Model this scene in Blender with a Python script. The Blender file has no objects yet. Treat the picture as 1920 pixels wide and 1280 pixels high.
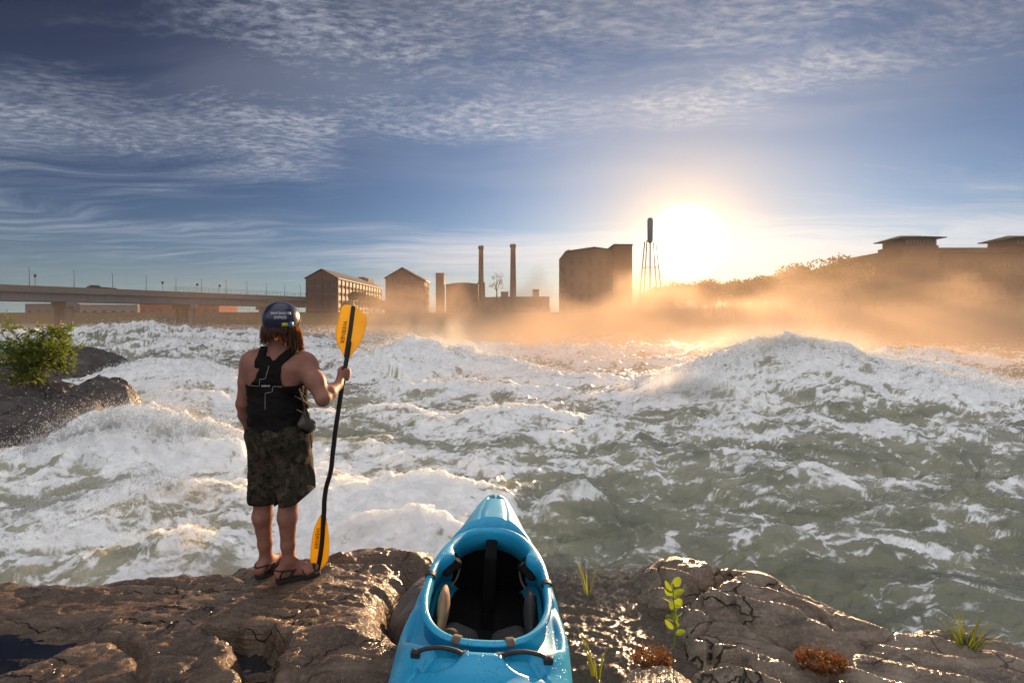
import bpy, bmesh, math, random
import numpy as np
from mathutils import Vector, Matrix
from mathutils.bvhtree import BVHTree
random.seed(7)
RNG = np.random.default_rng(11)
SC = bpy.context.scene
COL = SC.collection
R = math.radians
F = 906.7                      # focal length in photo pixels (17 mm on 36 mm)
H = 2.05                       # eye height of the camera above the mean river level
HOR = 597.0                    # photo row of the horizon
SUN_AZ, SUN_EL = R(19.65), R(8.4)

def P(px, py, Y):
    return Vector(((px-960)/F*Y, Y, H-(py-HOR)/F*Y))
def G(px, py, z):
    Y = (H-z)*F/(py-HOR)
    return ((px-960)/F*Y, Y)

# ------------------------------------------------------------- numpy noise
_prm = np.random.default_rng(3).integers(0, 2**31-1, 4096).astype(np.int64)
def _hash(ix, iy, seed):
    h = (ix*374761393 + iy*668265263 + seed*1442695041) & 0x7fffffff
    h = ((h ^ (h >> 13))*1274126177) & 0x7fffffff
    return (h ^ (h >> 16)) & 0x7fffffff
_ga = np.linspace(0, 2*np.pi, 256, endpoint=False)
_gc, _gs = np.cos(_ga), np.sin(_ga)
def pn(x, y, seed=0):
    x = np.asarray(x, float); y = np.asarray(y, float)
    xi = np.floor(x).astype(np.int64); yi = np.floor(y).astype(np.int64)
    fx = x-xi; fy = y-yi
    u = fx*fx*fx*(fx*(fx*6-15)+10); v = fy*fy*fy*(fy*(fy*6-15)+10)
    def g(dx, dy):
        h = _hash(xi+dx, yi+dy, seed) & 255
        return _gc[h]*(fx-dx)+_gs[h]*(fy-dy)
    a = g(0, 0); b = g(1, 0); c = g(0, 1); d = g(1, 1)
    return 1.5*((a+(b-a)*u)+((c+(d-c)*u)-(a+(b-a)*u))*v)
def fbm(x, y, o=4, seed=0, gain=.5, lac=2.03):
    s = 0; a = 1; t = 0
    for i in range(o):
        s = s+a*pn(x, y, seed+i*17); t += a; a *= gain
        x, y = x*lac*.8-y*lac*.6+3.1, x*lac*.6+y*lac*.8+1.7
    return s/t
def ridged(x, y, o=4, seed=0, gain=.5, lac=2.03):
    s = 0; a = 1; t = 0
    for i in range(o):
        n = 1-np.abs(pn(x, y, seed+i*17))*1.6
        s = s+a*n; t += a; a *= gain
        x, y = x*lac*.8-y*lac*.6+3.1, x*lac*.6+y*lac*.8+1.7
    return s/t
def billow(x, y, o=4, seed=0, gain=.5, lac=2.03):
    return 1-ridged(x, y, o, seed, gain, lac)
def sstep(a, b, x):
    t = np.clip((x-a)/(b-a), 0, 1)
    return t*t*(3-2*t)
def polydist(x, y, poly):
    """signed distance (negative inside) to a closed polygon, vectorised"""
    poly = np.asarray(poly, float); n = len(poly)
    d = np.full(x.shape, 1e9); ins = np.zeros(x.shape, bool)
    for i in range(n):
        ax, ay = poly[i]; bx, by = poly[(i+1) % n]
        ex, ey = bx-ax, by-ay
        wx, wy = x-ax, y-ay
        t = np.clip((wx*ex+wy*ey)/(ex*ex+ey*ey+1e-12), 0, 1)
        d = np.minimum(d, (wx-ex*t)**2+(wy-ey*t)**2)
        c = ((ay <= y) & (by > y)) | ((by <= y) & (ay > y))
        with np.errstate(divide='ignore', invalid='ignore'):
            xc = ax+(y-ay)/(by-ay+1e-15)*ex
        ins ^= c & (x < xc)
    d = np.sqrt(d)
    return np.where(ins, -d, d)
def smooth_poly(pts, n=8):
    """closed Catmull-Rom"""
    pts = [np.array(p, float) for p in pts]; m = len(pts); out = []
    for i in range(m):
        p0, p1, p2, p3 = pts[i-1], pts[i], pts[(i+1) % m], pts[(i+2) % m]
        for k in range(n):
            t = k/n
            out.append(.5*((2*p1)+(-p0+p2)*t+(2*p0-5*p1+4*p2-p3)*t*t+(-p0+3*p1-3*p2+p3)*t**3))
    return np.array(out)
def spline(pts, n=8):
    """open Catmull-Rom through points of any dimension"""
    pts = [np.array(p, float) for p in pts]; m = len(pts); out = []
    for i in range(m-1):
        p0 = pts[max(i-1, 0)]; p1 = pts[i]; p2 = pts[i+1]; p3 = pts[min(i+2, m-1)]
        for k in range(n):
            t = k/n
            out.append(.5*((2*p1)+(-p0+p2)*t+(2*p0-5*p1+4*p2-p3)*t*t+(-p0+3*p1-3*p2+p3)*t**3))
    out.append(pts[-1])
    return np.array(out)

# ------------------------------------------------------------- objects
def tag(o, label=None, cat=None, group=None, kind=None):
    if label: o['label'] = label
    if cat: o['category'] = cat
    if group: o['group'] = group
    if kind: o['kind'] = kind
    return o
def empty(name, loc=(0, 0, 0), rz=0):
    o = bpy.data.objects.new(name, None); COL.objects.link(o)
    o.location = loc; o.rotation_euler = (0, 0, rz); o.empty_display_size = .1
    return o
def mesh_np(name, verts, faces, mat, parent=None, smooth=True):
    """verts (N,3) array; faces (M,k) array or list"""
    me = bpy.data.meshes.new(name)
    if isinstance(faces, np.ndarray):
        M, k = faces.shape
        verts = np.asarray(verts, np.float32)
        me.vertices.add(len(verts)); me.vertices.foreach_set('co', verts.ravel())
        me.loops.add(M*k); me.loops.foreach_set('vertex_index', faces.astype(np.int32).ravel())
        me.polygons.add(M); me.polygons.foreach_set('loop_start', np.arange(0, M*k, k, dtype=np.int32))
        me.polygons.foreach_set('use_smooth', np.full(M, smooth))
        me.update(calc_edges=True); me.validate()
    else:
        me.from_pydata([tuple(v) for v in verts], [], [tuple(f) for f in faces])
        me.polygons.foreach_set('use_smooth', [smooth]*len(me.polygons)); me.update()
    if mat: me.materials.append(mat)
    o = bpy.data.objects.new(name, me); COL.objects.link(o)
    if parent: o.parent = parent
    return o
def attr(o, name, vals):
    a = o.data.attributes.new(name, 'FLOAT', 'POINT')
    a.data.foreach_set('value', np.asarray(vals, np.float32))
def grid_faces(nr, nc, close=False):
    i = np.arange(nr-1)[:, None]*nc; j = np.arange(nc if close else nc-1)[None, :]
    j2 = (j+1) % nc
    return np.stack([i+j, i+j2, i+nc+j2, i+nc+j], -1).reshape(-1, 4)
class MB:
    """collects shapes and links them as ONE mesh object"""
    def __init__(s): s.v = []; s.f = []
    def add(s, v, f):
        b = len(s.v); s.v += [tuple(p) for p in v]; s.f += [tuple(i+b for i in q) for q in f]; return s
    def box(s, x0, x1, y0, y1, z0, z1):
        v = [(x, y, z) for z in (z0, z1) for y in (y0, y1) for x in (x0, x1)]
        return s.add(v, [(0, 2, 3, 1), (4, 5, 7, 6), (0, 1, 5, 4), (2, 6, 7, 3), (0, 4, 6, 2), (1, 3, 7, 5)])
    def bar(s, a, b, w, h):
        a = Vector(a); b = Vector(b); d = (b-a).normalized()
        up = Vector((0, 0, 1)) if abs(d.z) < .95 else Vector((0, 1, 0))
        x = d.cross(up).normalized()*w/2; u = x.cross(d).normalized()*h/2
        v = [p+sx*x+su*u for p in (a, b) for sx, su in ((-1, -1), (1, -1), (1, 1), (-1, 1))]
        return s.add(v, [(0, 3, 2, 1), (4, 5, 6, 7), (0, 1, 5, 4), (1, 2, 6, 5), (2, 3, 7, 6), (3, 0, 4, 7)])
    def tube(s, pts, rad, n=8, cap=True, flat=1.0, updir=None):
        pts = [Vector(p) for p in pts]; m = len(pts)
        if not hasattr(rad, '__len__'): rad = [rad]*m
        v = []; f = []; ref = None
        for i in range(m):
            d = (pts[min(i+1, m-1)]-pts[max(i-1, 0)])
            d = d.normalized() if d.length > 1e-9 else Vector((0, 0, 1))
            if updir is not None: ref = Vector(updir)
            elif ref is None: ref = Vector((0, 0, 1)) if abs(d.z) < .9 else Vector((1, 0, 0))
            x = d.cross(ref)
            x = x.normalized() if x.length > 1e-6 else d.orthogonal().normalized()
            y = x.cross(d).normalized(); 
            if updir is None: ref = y
            for k in range(n):
                a = 2*math.pi*k/n
                v.append(pts[i]+x*math.cos(a)*rad[i]+y*math.sin(a)*rad[i]*flat)
        for i in range(m-1):
            for k in range(n):
                k2 = (k+1) % n
                f.append((i*n+k, i*n+k2, (i+1)*n+k2, (i+1)*n+k))
        if cap: f += [tuple(range(n-1, -1, -1)), tuple((m-1)*n+k for k in range(n))]
        return s.add(v, f)
    def prism(s, outline, y0, y1):
        """outline (x,z) extruded along y"""
        n = len(outline)
        v = [(x, y0, z) for x, z in outline]+[(x, y1, z) for x, z in outline]
        f = [tuple(range(n)), tuple(range(2*n-1, n-1, -1))]
        f += [(k, n+k, n+(k+1) % n, (k+1) % n) for k in range(n)]
        return s.add(v, f)
    def build(s, name, mat, parent=None, smooth=False, bevel=0, sub=0):
        me = bpy.data.meshes.new(name); me.from_pydata(s.v, [], s.f)
        bm = bmesh.new(); bm.from_mesh(me); bmesh.ops.recalc_face_normals(bm, faces=bm.faces); bm.to_mesh(me); bm.free()
        if smooth: me.polygons.foreach_set('use_smooth', [True]*len(me.polygons))
        me.materials.append(mat); me.update()
        o = bpy.data.objects.new(name, me); COL.objects.link(o)
        if parent: o.parent = parent
        if bevel:
            b = o.modifiers.new('b', 'BEVEL'); b.width = bevel; b.segments = 2; b.limit_method = 'ANGLE'
        if sub:
            b = o.modifiers.new('s', 'SUBSURF'); b.levels = sub; b.render_levels = sub
        return o
def copy_tree(o, parent=None):
    c = o.copy(); COL.objects.link(c)
    if parent: c.parent = parent
    for ch in [x for x in bpy.data.objects if x.parent == o]: copy_tree(ch, c)
    return c

# ------------------------------------------------------------- implicit bodies
def _seg(p, a, b, ra, rb, sc=(1, 1, 1)):
    sc = np.array(sc, np.float32); a = np.array(a, np.float32)/sc; b = np.array(b, np.float32)/sc
    p = p/sc
    ab = b-a; l2 = float(ab@ab)+1e-12
    t = np.clip(((p-a)@ab)/l2, 0, 1)
    q = p-(a+t[..., None]*ab)
    return (np.sqrt((q*q).sum(-1))-(ra+(rb-ra)*t))*float(sc.min())
def smin(a, b, k):
    if k <= 0: return np.minimum(a, b)
    h = np.clip(.5+.5*(b-a)/k, 0, 1)
    return b+(a-b)*h-k*h*(1-h)
class Field:
    """grid of signed distances; prims are (a, b, ra, rb[, scale]) tapered capsules"""
    def __init__(s, lo, hi, res):
        s.lo = np.array(lo, np.float32); s.res = res
        s.n = np.ceil((np.array(hi)-np.array(lo))/res).astype(int)+1
        ax = [s.lo[i]+res*np.arange(s.n[i], dtype=np.float32) for i in range(3)]
        s.p = np.stack(np.meshgrid(*ax, indexing='ij'), -1)
        s.d = np.full(s.n, 1.0, np.float32)
    def seg(s, a, b, ra, rb=None, k=.03, sc=(1, 1, 1), grow=0):
        rb = ra if rb is None else rb
        a = np.array(a, float); b = np.array(b, float); m = max(ra, rb)*max(sc)/min(sc)*1.0+max(k, .02)*2+grow+.02
        lo = np.minimum(a, b)-m*np.array(sc)/min(1, max(sc)); hi = np.maximum(a, b)+m*np.array(sc)/min(1, max(sc))
        i0 = np.clip(np.floor((lo-s.lo)/s.res).astype(int), 0, s.n); i1 = np.clip(np.ceil((hi-s.lo)/s.res).astype(int)+1, 0, s.n)
        sl = tuple(slice(i0[i], i1[i]) for i in range(3))
        if min(i1-i0) <= 0: return s
        d = _seg(s.p[sl], a, b, ra, rb, sc)-grow
        s.d[sl] = smin(s.d[sl], d, k).astype(np.float32)
        return s
    def chain(s, pts, rad, k=.02, **kw):
        for i in range(len(pts)-1): s.seg(pts[i], pts[i+1], rad[i], rad[i+1], k, **kw)
        return s
    def mesh(s):
        d = s.d; n = d.shape
        c = [d[i:n[0]-1+i, j:n[1]-1+j, k:n[2]-1+k] for i in (0, 1) for j in (0, 1) for k in (0, 1)]
        neg = sum((x < 0).astype(np.int8) for x in c)
        act = (neg > 0) & (neg < 8)
        idx = np.argwhere(act); N = len(idx)
        cv = np.stack([x[act] for x in c], -1)
        corners = np.array([(i, j, k) for i in (0, 1) for j in (0, 1) for k in (0, 1)], np.float32)
        acc = np.zeros((N, 3)); cnt = np.zeros(N)
        for a in range(8):
            for b in range(a+1, 8):
                if abs(corners[a]-corners[b]).sum() != 1: continue
                va, vb = cv[:, a], cv[:, b]
                m = (va < 0) != (vb < 0)
                t = np.where(m, va/(va-vb+1e-12), 0)[:, None]
                acc += np.where(m[:, None], corners[a]+(corners[b]-corners[a])*t, 0); cnt += m
        v = s.lo+(idx+acc/cnt[:, None])*s.res
        vid = np.full(act.shape, -1, np.int64); vid[act] = np.arange(N)
        faces = []
        for ax in range(3):
            a0 = [slice(None)]*3; a1 = [slice(None)]*3
            a0[ax] = slice(0, -1); a1[ax] = slice(1, None)
            A = d[tuple(a0)] < 0; B = d[tuple(a1)] < 0
            e = np.argwhere(A != B); 
            o1, o2 = (ax+1) % 3, (ax+2) % 3
            ok = (e[:, o1] > 0) & (e[:, o2] > 0) & (e[:, o1] < n[o1]-1) & (e[:, o2] < n[o2]-1)
            e = e[ok]; fl = A[tuple(e.T)]
            q = []
            for d1, d2 in ((-1, -1), (0, -1), (0, 0), (-1, 0)):
                g = e.copy(); g[:, o1] += d1; g[:, o2] += d2; q.append(vid[tuple(g.T)])
            q = np.stack(q, -1); q[~fl] = q[~fl][:, ::-1]
            faces.append(q)
        return v, np.concatenate(faces)
def relax(v, f, it=2, lam=.5):
    e = np.concatenate([f[:, [0, 1]], f[:, [1, 2]], f[:, [2, 3]], f[:, [3, 0]]])
    for _ in range(it):
        s = np.zeros_like(v); c = np.zeros(len(v))
        for a, b in ((0, 1), (1, 0)):
            np.add.at(s, e[:, a], v[e[:, b]]); np.add.at(c, e[:, a], 1)
        v = v+lam*(s/np.maximum(c, 1)[:, None]-v)
    return v

# ------------------------------------------------------------- node helpers
class NT:
    def __init__(s, tree): s.t = tree
    def n(s, typ, ins=None, **props):
        x = s.t.nodes.new(typ)
        for k, v in props.items(): setattr(x, k, v)
        for k, v in (ins or {}).items():
            sk = x.inputs[k]
            if isinstance(v, bpy.types.NodeSocket): s.t.links.new(v, sk)
            elif isinstance(v, bpy.types.Node): s.t.links.new(v.outputs[0], sk)
            else: sk.default_value = v
        return x
    def m(s, op, a, b=0.0, c=0.0, clamp=False):
        x = s.t.nodes.new('ShaderNodeMath'); x.operation = op; x.use_clamp = clamp
        for i, v in enumerate((a, b, c)):
            if isinstance(v, bpy.types.NodeSocket): s.t.links.new(v, x.inputs[i])
            elif isinstance(v, bpy.types.Node): s.t.links.new(v.outputs[0], x.inputs[i])
            else: x.inputs[i].default_value = v
        return x.outputs[0]
    def vm(s, op, a, b=(0, 0, 0)):
        x = s.t.nodes.new('ShaderNodeVectorMath'); x.operation = op
        for i, v in enumerate((a, b)):
            if isinstance(v, bpy.types.NodeSocket): s.t.links.new(v, x.inputs[i])
            else: x.inputs[i].default_value = v
        return x
    def ss(s, v, a, b, lo=0.0, hi=1.0):
        x = s.n('ShaderNodeMapRange', {'Value': v, 'From Min': a, 'From Max': b, 'To Min': lo, 'To Max': hi})
        x.interpolation_type = 'SMOOTHSTEP'; return x.outputs[0]
    def mix(s, fac, a, b, mode='MIX'):
        x = s.t.nodes.new('ShaderNodeMix'); x.data_type = 'RGBA'; x.blend_type = mode
        for sk, v in ((x.inputs[0], fac), (x.inputs[6], a), (x.inputs[7], b)):
            if isinstance(v, bpy.types.NodeSocket): s.t.links.new(v, sk)
            elif isinstance(v, bpy.types.Node): s.t.links.new(v.outputs[0], sk)
            else: sk.default_value = v if not isinstance(v, tuple) or len(v) == 4 else (*v, 1)
        return x.outputs[2]
    def noise(s, vec, scale, detail=3, rough=.55, dist=0.0):
        x = s.n('ShaderNodeTexNoise', {'Scale': scale, 'Detail': detail, 'Roughness': rough, 'Distortion': dist})
        if vec is not None: s.t.links.new(vec if isinstance(vec, bpy.types.NodeSocket) else vec.outputs[0], x.inputs['Vector'])
        return x.outputs[0]
    def ramp(s, fac, stops):
        x = s.t.nodes.new('ShaderNodeValToRGB'); cr = x.color_ramp
        while len(cr.elements) < len(stops): cr.elements.new(.5)
        for e, (p, c) in zip(cr.elements, stops):
            e.position = p; e.color = c if len(c) == 4 else (*c, 1)
        s.t.links.new(fac, x.inputs[0]); return x.outputs[0]
    def coord(s, which='Object', scale=(1, 1, 1), rot=(0, 0, 0)):
        tc = s.t.nodes.new('ShaderNodeTexCoord')
        mp = s.n('ShaderNodeMapping', {'Vector': tc.outputs[which], 'Scale': scale, 'Rotation': rot})
        return mp.outputs[0]
    def world(s, scale=(1, 1, 1), rot=(0, 0, 0)):
        g = s.t.nodes.new('ShaderNodeNewGeometry')
        return s.n('ShaderNodeMapping', {'Vector': g.outputs['Position'], 'Scale': scale, 'Rotation': rot}).outputs[0]
    def attr(s, name):
        return s.n('ShaderNodeAttribute', attribute_name=name).outputs['Fac']
    def bump(s, h, strength=.5, dist=.01, normal=None):
        ins = {'Height': h, 'Strength': strength, 'Distance': dist}
        if normal is not None: ins['Normal'] = normal
        return s.n('ShaderNodeBump', ins).outputs[0]
def newmat(name):
    m = bpy.data.materials.new(name); m.use_nodes = True
    t = NT(m.node_tree); b = m.node_tree.nodes['Principled BSDF']; out = m.node_tree.nodes['Material Output']
    return m, t, b, out
def setp(t, b, **kw):
    names = {'col': 'Base Color', 'rough': 'Roughness', 'metal': 'Metallic', 'spec': 'Specular IOR Level', 'normal': 'Normal',
             'ior': 'IOR', 'coat': 'Coat Weight', 'coatr': 'Coat Roughness', 'sss': 'Subsurface Weight', 'trans': 'Transmission Weight'}
    for k, v in kw.items():
        sk = b.inputs[names[k]]
        if isinstance(v, bpy.types.NodeSocket): t.t.links.new(v, sk)
        else: sk.default_value = (*v, 1) if k == 'col' and len(v) == 3 else v
def simple(name, col, rough=.6, var=.15, scale=8, bump=.0, bscale=60, metal=0, spec=.4, coat=0):
    """one colour with a little procedural variation and grain"""
    m, t, b, out = newmat(name)
    co = t.coord()
    n = t.noise(co, scale, 4, .6)
    lo = tuple(c*(1-var) for c in col); hi = tuple(min(1, c*(1+var)) for c in col)
    c = t.ramp(n, [(.3, lo), (.7, hi)])
    setp(t, b, col=c, rough=rough, metal=metal, spec=spec, coat=coat)
    if bump: setp(t, b, normal=t.bump(t.noise(co, bscale, 3), bump, .004))
    return m
def translucent(name, c1, c2, tcol, fac=.45, scale=6, rough=.5):
    m, t, b, out = newmat(name)
    n = t.noise(t.world(), scale, 2)
    c = t.ramp(n, [(.3, c1), (.7, c2)])
    setp(t, b, col=c, rough=rough, spec=.3)
    tr = t.n('ShaderNodeBsdfTranslucent', {'Color': (*tcol, 1)})
    mx = t.n('ShaderNodeMixShader', {0: fac, 1: b.outputs[0], 2: tr.outputs[0]})
    m.node_tree.links.new(mx.outputs[0], out.inputs['Surface'])
    return m

# ------------------------------------------------------------- camera & render
cam = bpy.data.cameras.new('camera'); cam.lens = 17; cam.sensor_width = 36; cam.clip_start = .05; cam.clip_end = 20000
cam.shift_y = -(640-HOR)/1920
camo = bpy.data.objects.new('camera', cam); COL.objects.link(camo)
camo.location = (0, 0, H); camo.rotation_euler = (R(90), 0, 0)
SC.camera = camo
SC.view_settings.view_transform = 'Standard'; SC.view_settings.look = 'None'
SC.view_settings.exposure = 1.3; SC.view_settings.gamma = 1
cy = SC.cycles
cy.use_denoising = True; cy.max_bounces = 6; cy.diffuse_bounces = 2; cy.glossy_bounces = 3; cy.transmission_bounces = 4
cy.volume_bounces = 1; cy.transparent_max_bounces = 6; cy.caustics_reflective = False; cy.caustics_refractive = False
cy.sample_clamp_indirect = 4; cy.use_adaptive_sampling = True; cy.adaptive_threshold = .02
# ============================================================= sky and sun
W = bpy.data.worlds.new('World'); SC.world = W; W.use_nodes = True
t = NT(W.node_tree); bg = W.node_tree.nodes['Background']
sky = t.n('ShaderNodeTexSky', sky_type='NISHITA', sun_disc=False, sun_elevation=SUN_EL, sun_rotation=SUN_AZ,
          altitude=100, air_density=1.0, dust_density=.35, ozone_density=3.0)
tc = t.n('ShaderNodeTexCoord'); D = tc.outputs['Generated']
xyz = t.n('ShaderNodeSeparateXYZ', {0: D}); X, Yc, Z = xyz.outputs
sd = (math.sin(SUN_AZ)*math.cos(SUN_EL), math.cos(SUN_AZ)*math.cos(SUN_EL), math.sin(SUN_EL))
cosang = t.vm('DOT_PRODUCT', D, sd).outputs['Value']
ang = t.m('MULTIPLY', t.m('ARCCOSINE', t.m('MINIMUM', cosang, 1.0)), 180/math.pi)      # degrees from the sun
el = t.m('MULTIPLY', t.m('ARCSINE', Z), 180/math.pi)
az = t.m('MULTIPLY', t.m('ARCTAN2', X, Yc), 180/math.pi)
def gauss(w, pwr=2.0): return t.m('POWER', 2.718, t.m('MULTIPLY', t.m('POWER', t.m('DIVIDE', ang, w), pwr), -1.0))
# cloud sheet: the direction pierces a high plane
zz = t.m('ADD', t.m('MAXIMUM', Z, 0.0), .055)
u = t.m('DIVIDE', X, zz); v = t.m('DIVIDE', Yc, zz)
pl = t.n('ShaderNodeCombineXYZ', {0: u, 1: v, 2: 0.0}).outputs[0]
warp = t.n('ShaderNodeTexNoise', {'Vector': pl, 'Scale': .9, 'Detail': 2.0}).outputs['Color']
plw = t.vm('ADD', pl, t.vm('MULTIPLY', t.vm('SUBTRACT', warp, (.5, .5, .5)).outputs[0], (.9, .9, 0)).outputs[0]).outputs[0]
def stretched(rot, sx, sy, off=(0, 0, 0), src=None):
    return t.n('ShaderNodeMapping', {'Vector': src or plw, 'Rotation': (0, 0, R(rot)), 'Scale': (sx, sy, 1), 'Location': off}).outputs[0]
big = t.noise(stretched(-14, .55, 1.5, (3.3, 1.4, 0)), 1.0, 3, .5)
stre = t.noise(stretched(-12, .55, 3.4, (.3, 2.2, 0)), 1.7, 6, .66)
plr = t.vm('ADD', pl, t.vm('MULTIPLY', t.vm('SUBTRACT', warp, (.5, .5, .5)).outputs[0], (.35, .35, 0)).outputs[0]).outputs[0]
rip = t.noise(stretched(-34, 1.0, 1.9, (0, 0, 0), plr), 15.0, 5, .66)
rip2 = t.noise(stretched(18, .9, 1.5, (4, 2, 0), plr), 24.0, 4, .66)
patch = t.ss(t.noise(pl, 1.7, 3, .6), .38, .62)
wisp = t.noise(stretched(-16, .28, 2.6, (1.2, 5.2, 0)), 2.6, 8, .72)
def bump_(x, c, w): return t.m('POWER', 2.718, t.m('MULTIPLY', t.m('POWER', t.m('ABSOLUTE', t.m('DIVIDE', t.m('SUBTRACT', x, c), w)), 2.0), -1.0))
# where the sheet lies: high above, a clear belt below it, thin streaks low down
bandc = t.m('ADD', 22.5, t.m('MULTIPLY', az, .03))
band = t.m('MULTIPLY', bump_(el, bandc, 3.2), t.ss(az, -34, -8))
high = t.ss(el, 20.0, 30.0)
leftb = t.m('MULTIPLY', bump_(el, t.m('ADD', 18.0, t.m('MULTIPLY', t.m('ADD', az, 30), .12)), 4.6), t.ss(az, -12, -24))
low = t.m('MULTIPLY', bump_(el, 7.6, 2.6), t.ss(az, -26, -6, .35, .95))
cov = t.m('MAXIMUM', t.m('MAXIMUM', t.m('MULTIPLY', high, t.m('MULTIPLY', .92, t.ss(az, -52, -22, .35, 1.0))), t.m('MULTIPLY', band, 1.0)), t.m('MAXIMUM', t.m('MULTIPLY', leftb, .95), low))
body = t.m('ADD', t.m('MULTIPLY', big, .34), t.m('ADD', t.m('MULTIPLY', stre, .30), t.m('MULTIPLY', wisp, .36)))
dens = t.ss(t.m('ADD', body, t.m('MULTIPLY', t.m('SUBTRACT', cov, .55), .26)), .36, .72)
fine = t.m('ADD', t.m('MULTIPLY', t.ss(rip, .38, .66), .6), t.m('MULTIPLY', t.ss(rip2, .40, .66), .4))
tex = t.m('ADD', .26, t.m('MULTIPLY', fine, t.m('ADD', .45, t.m('MULTIPLY', patch, .80))))
tex = t.m('ADD', t.m('MULTIPLY', tex, t.ss(el, 9, 16)), t.m('MULTIPLY', .9, t.m('SUBTRACT', 1.0, t.ss(el, 9, 16))))
cl = t.m('MULTIPLY', dens, tex, clamp=True)
cl = t.m('MULTIPLY', cl, t.ss(el, .5, 4.0), clamp=True)
veil = t.m('MULTIPLY', t.m('MULTIPLY', t.ss(el, 11, 24), t.ss(az, -50, -24, .2, 1.0)), t.m('MULTIPLY', t.ss(t.m('ADD', big, t.m('MULTIPLY', wisp, .35)), .46, .88), .36))
cl = t.m('MAXIMUM', cl, veil)
base = t.n('ShaderNodeHueSaturation', {'Saturation': .92, 'Value': 1.0, 'Color': sky.outputs[0]}).outputs[0]
base = t.vm('MULTIPLY', base, (.43, .82, 1.22)).outputs[0]
# moist low air greys the horizon; the sky deepens away from the sun
base = t.mix(t.m('MULTIPLY', gauss(25, 1.6), .60), base, (3.7, 3.25, 2.8, 1))
base = t.mix(t.m('MULTIPLY', gauss(11, 1.5), .7), base, (5.6, 4.0, 2.6, 1))
lowair = t.m('POWER', 2.718, t.m('MULTIPLY', t.m('MAXIMUM', el, 0.0), -1/7.5))
grey = t.mix(gauss(30, 1.5), (2.0, 2.6, 2.9, 1), (5.6, 4.1, 2.8, 1))
base = t.mix(t.m('MULTIPLY', lowair, .93), base, grey)
deep = t.m('ADD', .34, t.m('ADD', t.m('MULTIPLY', gauss(34, 2.0), .78), t.m('MULTIPLY', lowair, .45)))
base = t.vm('MULTIPLY', base, t.n('ShaderNodeCombineXYZ', {0: t.m('MULTIPLY', deep, t.m('ADD', .80, t.m('MULTIPLY', gauss(34), .25))), 1: deep, 2: t.m('ADD', .10, t.m('MULTIPLY', deep, .90))}).outputs[0]).outputs[0]
# clouds lit by the low sun: warm and bright towards it, mauve away from it
ccol = t.mix(gauss(26, 1.3), (4.9, 5.5, 6.4, 1), (8.6, 7.2, 6.0, 1))
# fill light: unseen bright overcast added overhead and behind the camera
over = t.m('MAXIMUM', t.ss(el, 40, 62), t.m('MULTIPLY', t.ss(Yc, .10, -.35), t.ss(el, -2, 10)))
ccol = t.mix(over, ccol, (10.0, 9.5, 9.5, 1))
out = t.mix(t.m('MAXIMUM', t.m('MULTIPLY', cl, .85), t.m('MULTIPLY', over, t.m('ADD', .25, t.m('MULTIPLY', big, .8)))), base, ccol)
corner = t.m('MULTIPLY', t.m('MAXIMUM', t.ss(az, -8, -46), t.m('MULTIPLY', t.ss(az, 22, 46), .8)), t.ss(el, 8, 28))
corner = t.m('MAXIMUM', corner, t.m('MULTIPLY', t.ss(el, 20, 34), .62))
fall = t.m('ADD', t.m('ADD', t.m('SUBTRACT', .62, t.m('MULTIPLY', corner, .26)), t.m('MULTIPLY', gauss(26, 1.6), .42)), t.m('MULTIPLY', lowair, .60))
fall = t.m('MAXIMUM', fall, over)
out = t.vm('MULTIPLY', out, t.n('ShaderNodeCombineXYZ', {0: t.m('MULTIPLY', fall, .97), 1: fall, 2: t.m('ADD', .06, t.m('MULTIPLY', fall, .97))}).outputs[0]).outputs[0]
# glare of hot sun in moist air: disc and aureole belong to the sky's light
def addc(a, f, c): return t.vm('ADD', a, t.vm('MULTIPLY', t.n('ShaderNodeCombineXYZ', {0: f, 1: f, 2: f}).outputs[0], c).outputs[0]).outputs[0]
out = addc(out, gauss(3.2, 5.0), (70, 60, 44))
out = addc(out, gauss(5.0, 2.0), (6.5, 3.9, 1.9))
out = addc(out, gauss(7, 1.3), (1.5, .8, .35))
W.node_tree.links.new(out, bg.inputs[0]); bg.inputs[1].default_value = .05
sun = bpy.data.lights.new('sun', 'SUN'); sun.energy = 5.0; sun.angle = R(.5); sun.color = (1.0, .63, .33)
suno = bpy.data.objects.new('sun', sun); COL.objects.link(suno)
suno.rotation_euler = Vector((-sd[0], -sd[1], -sd[2])).to_track_quat('-Z', 'Y').to_euler()
suno.location = (20, 60, 40)
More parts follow.
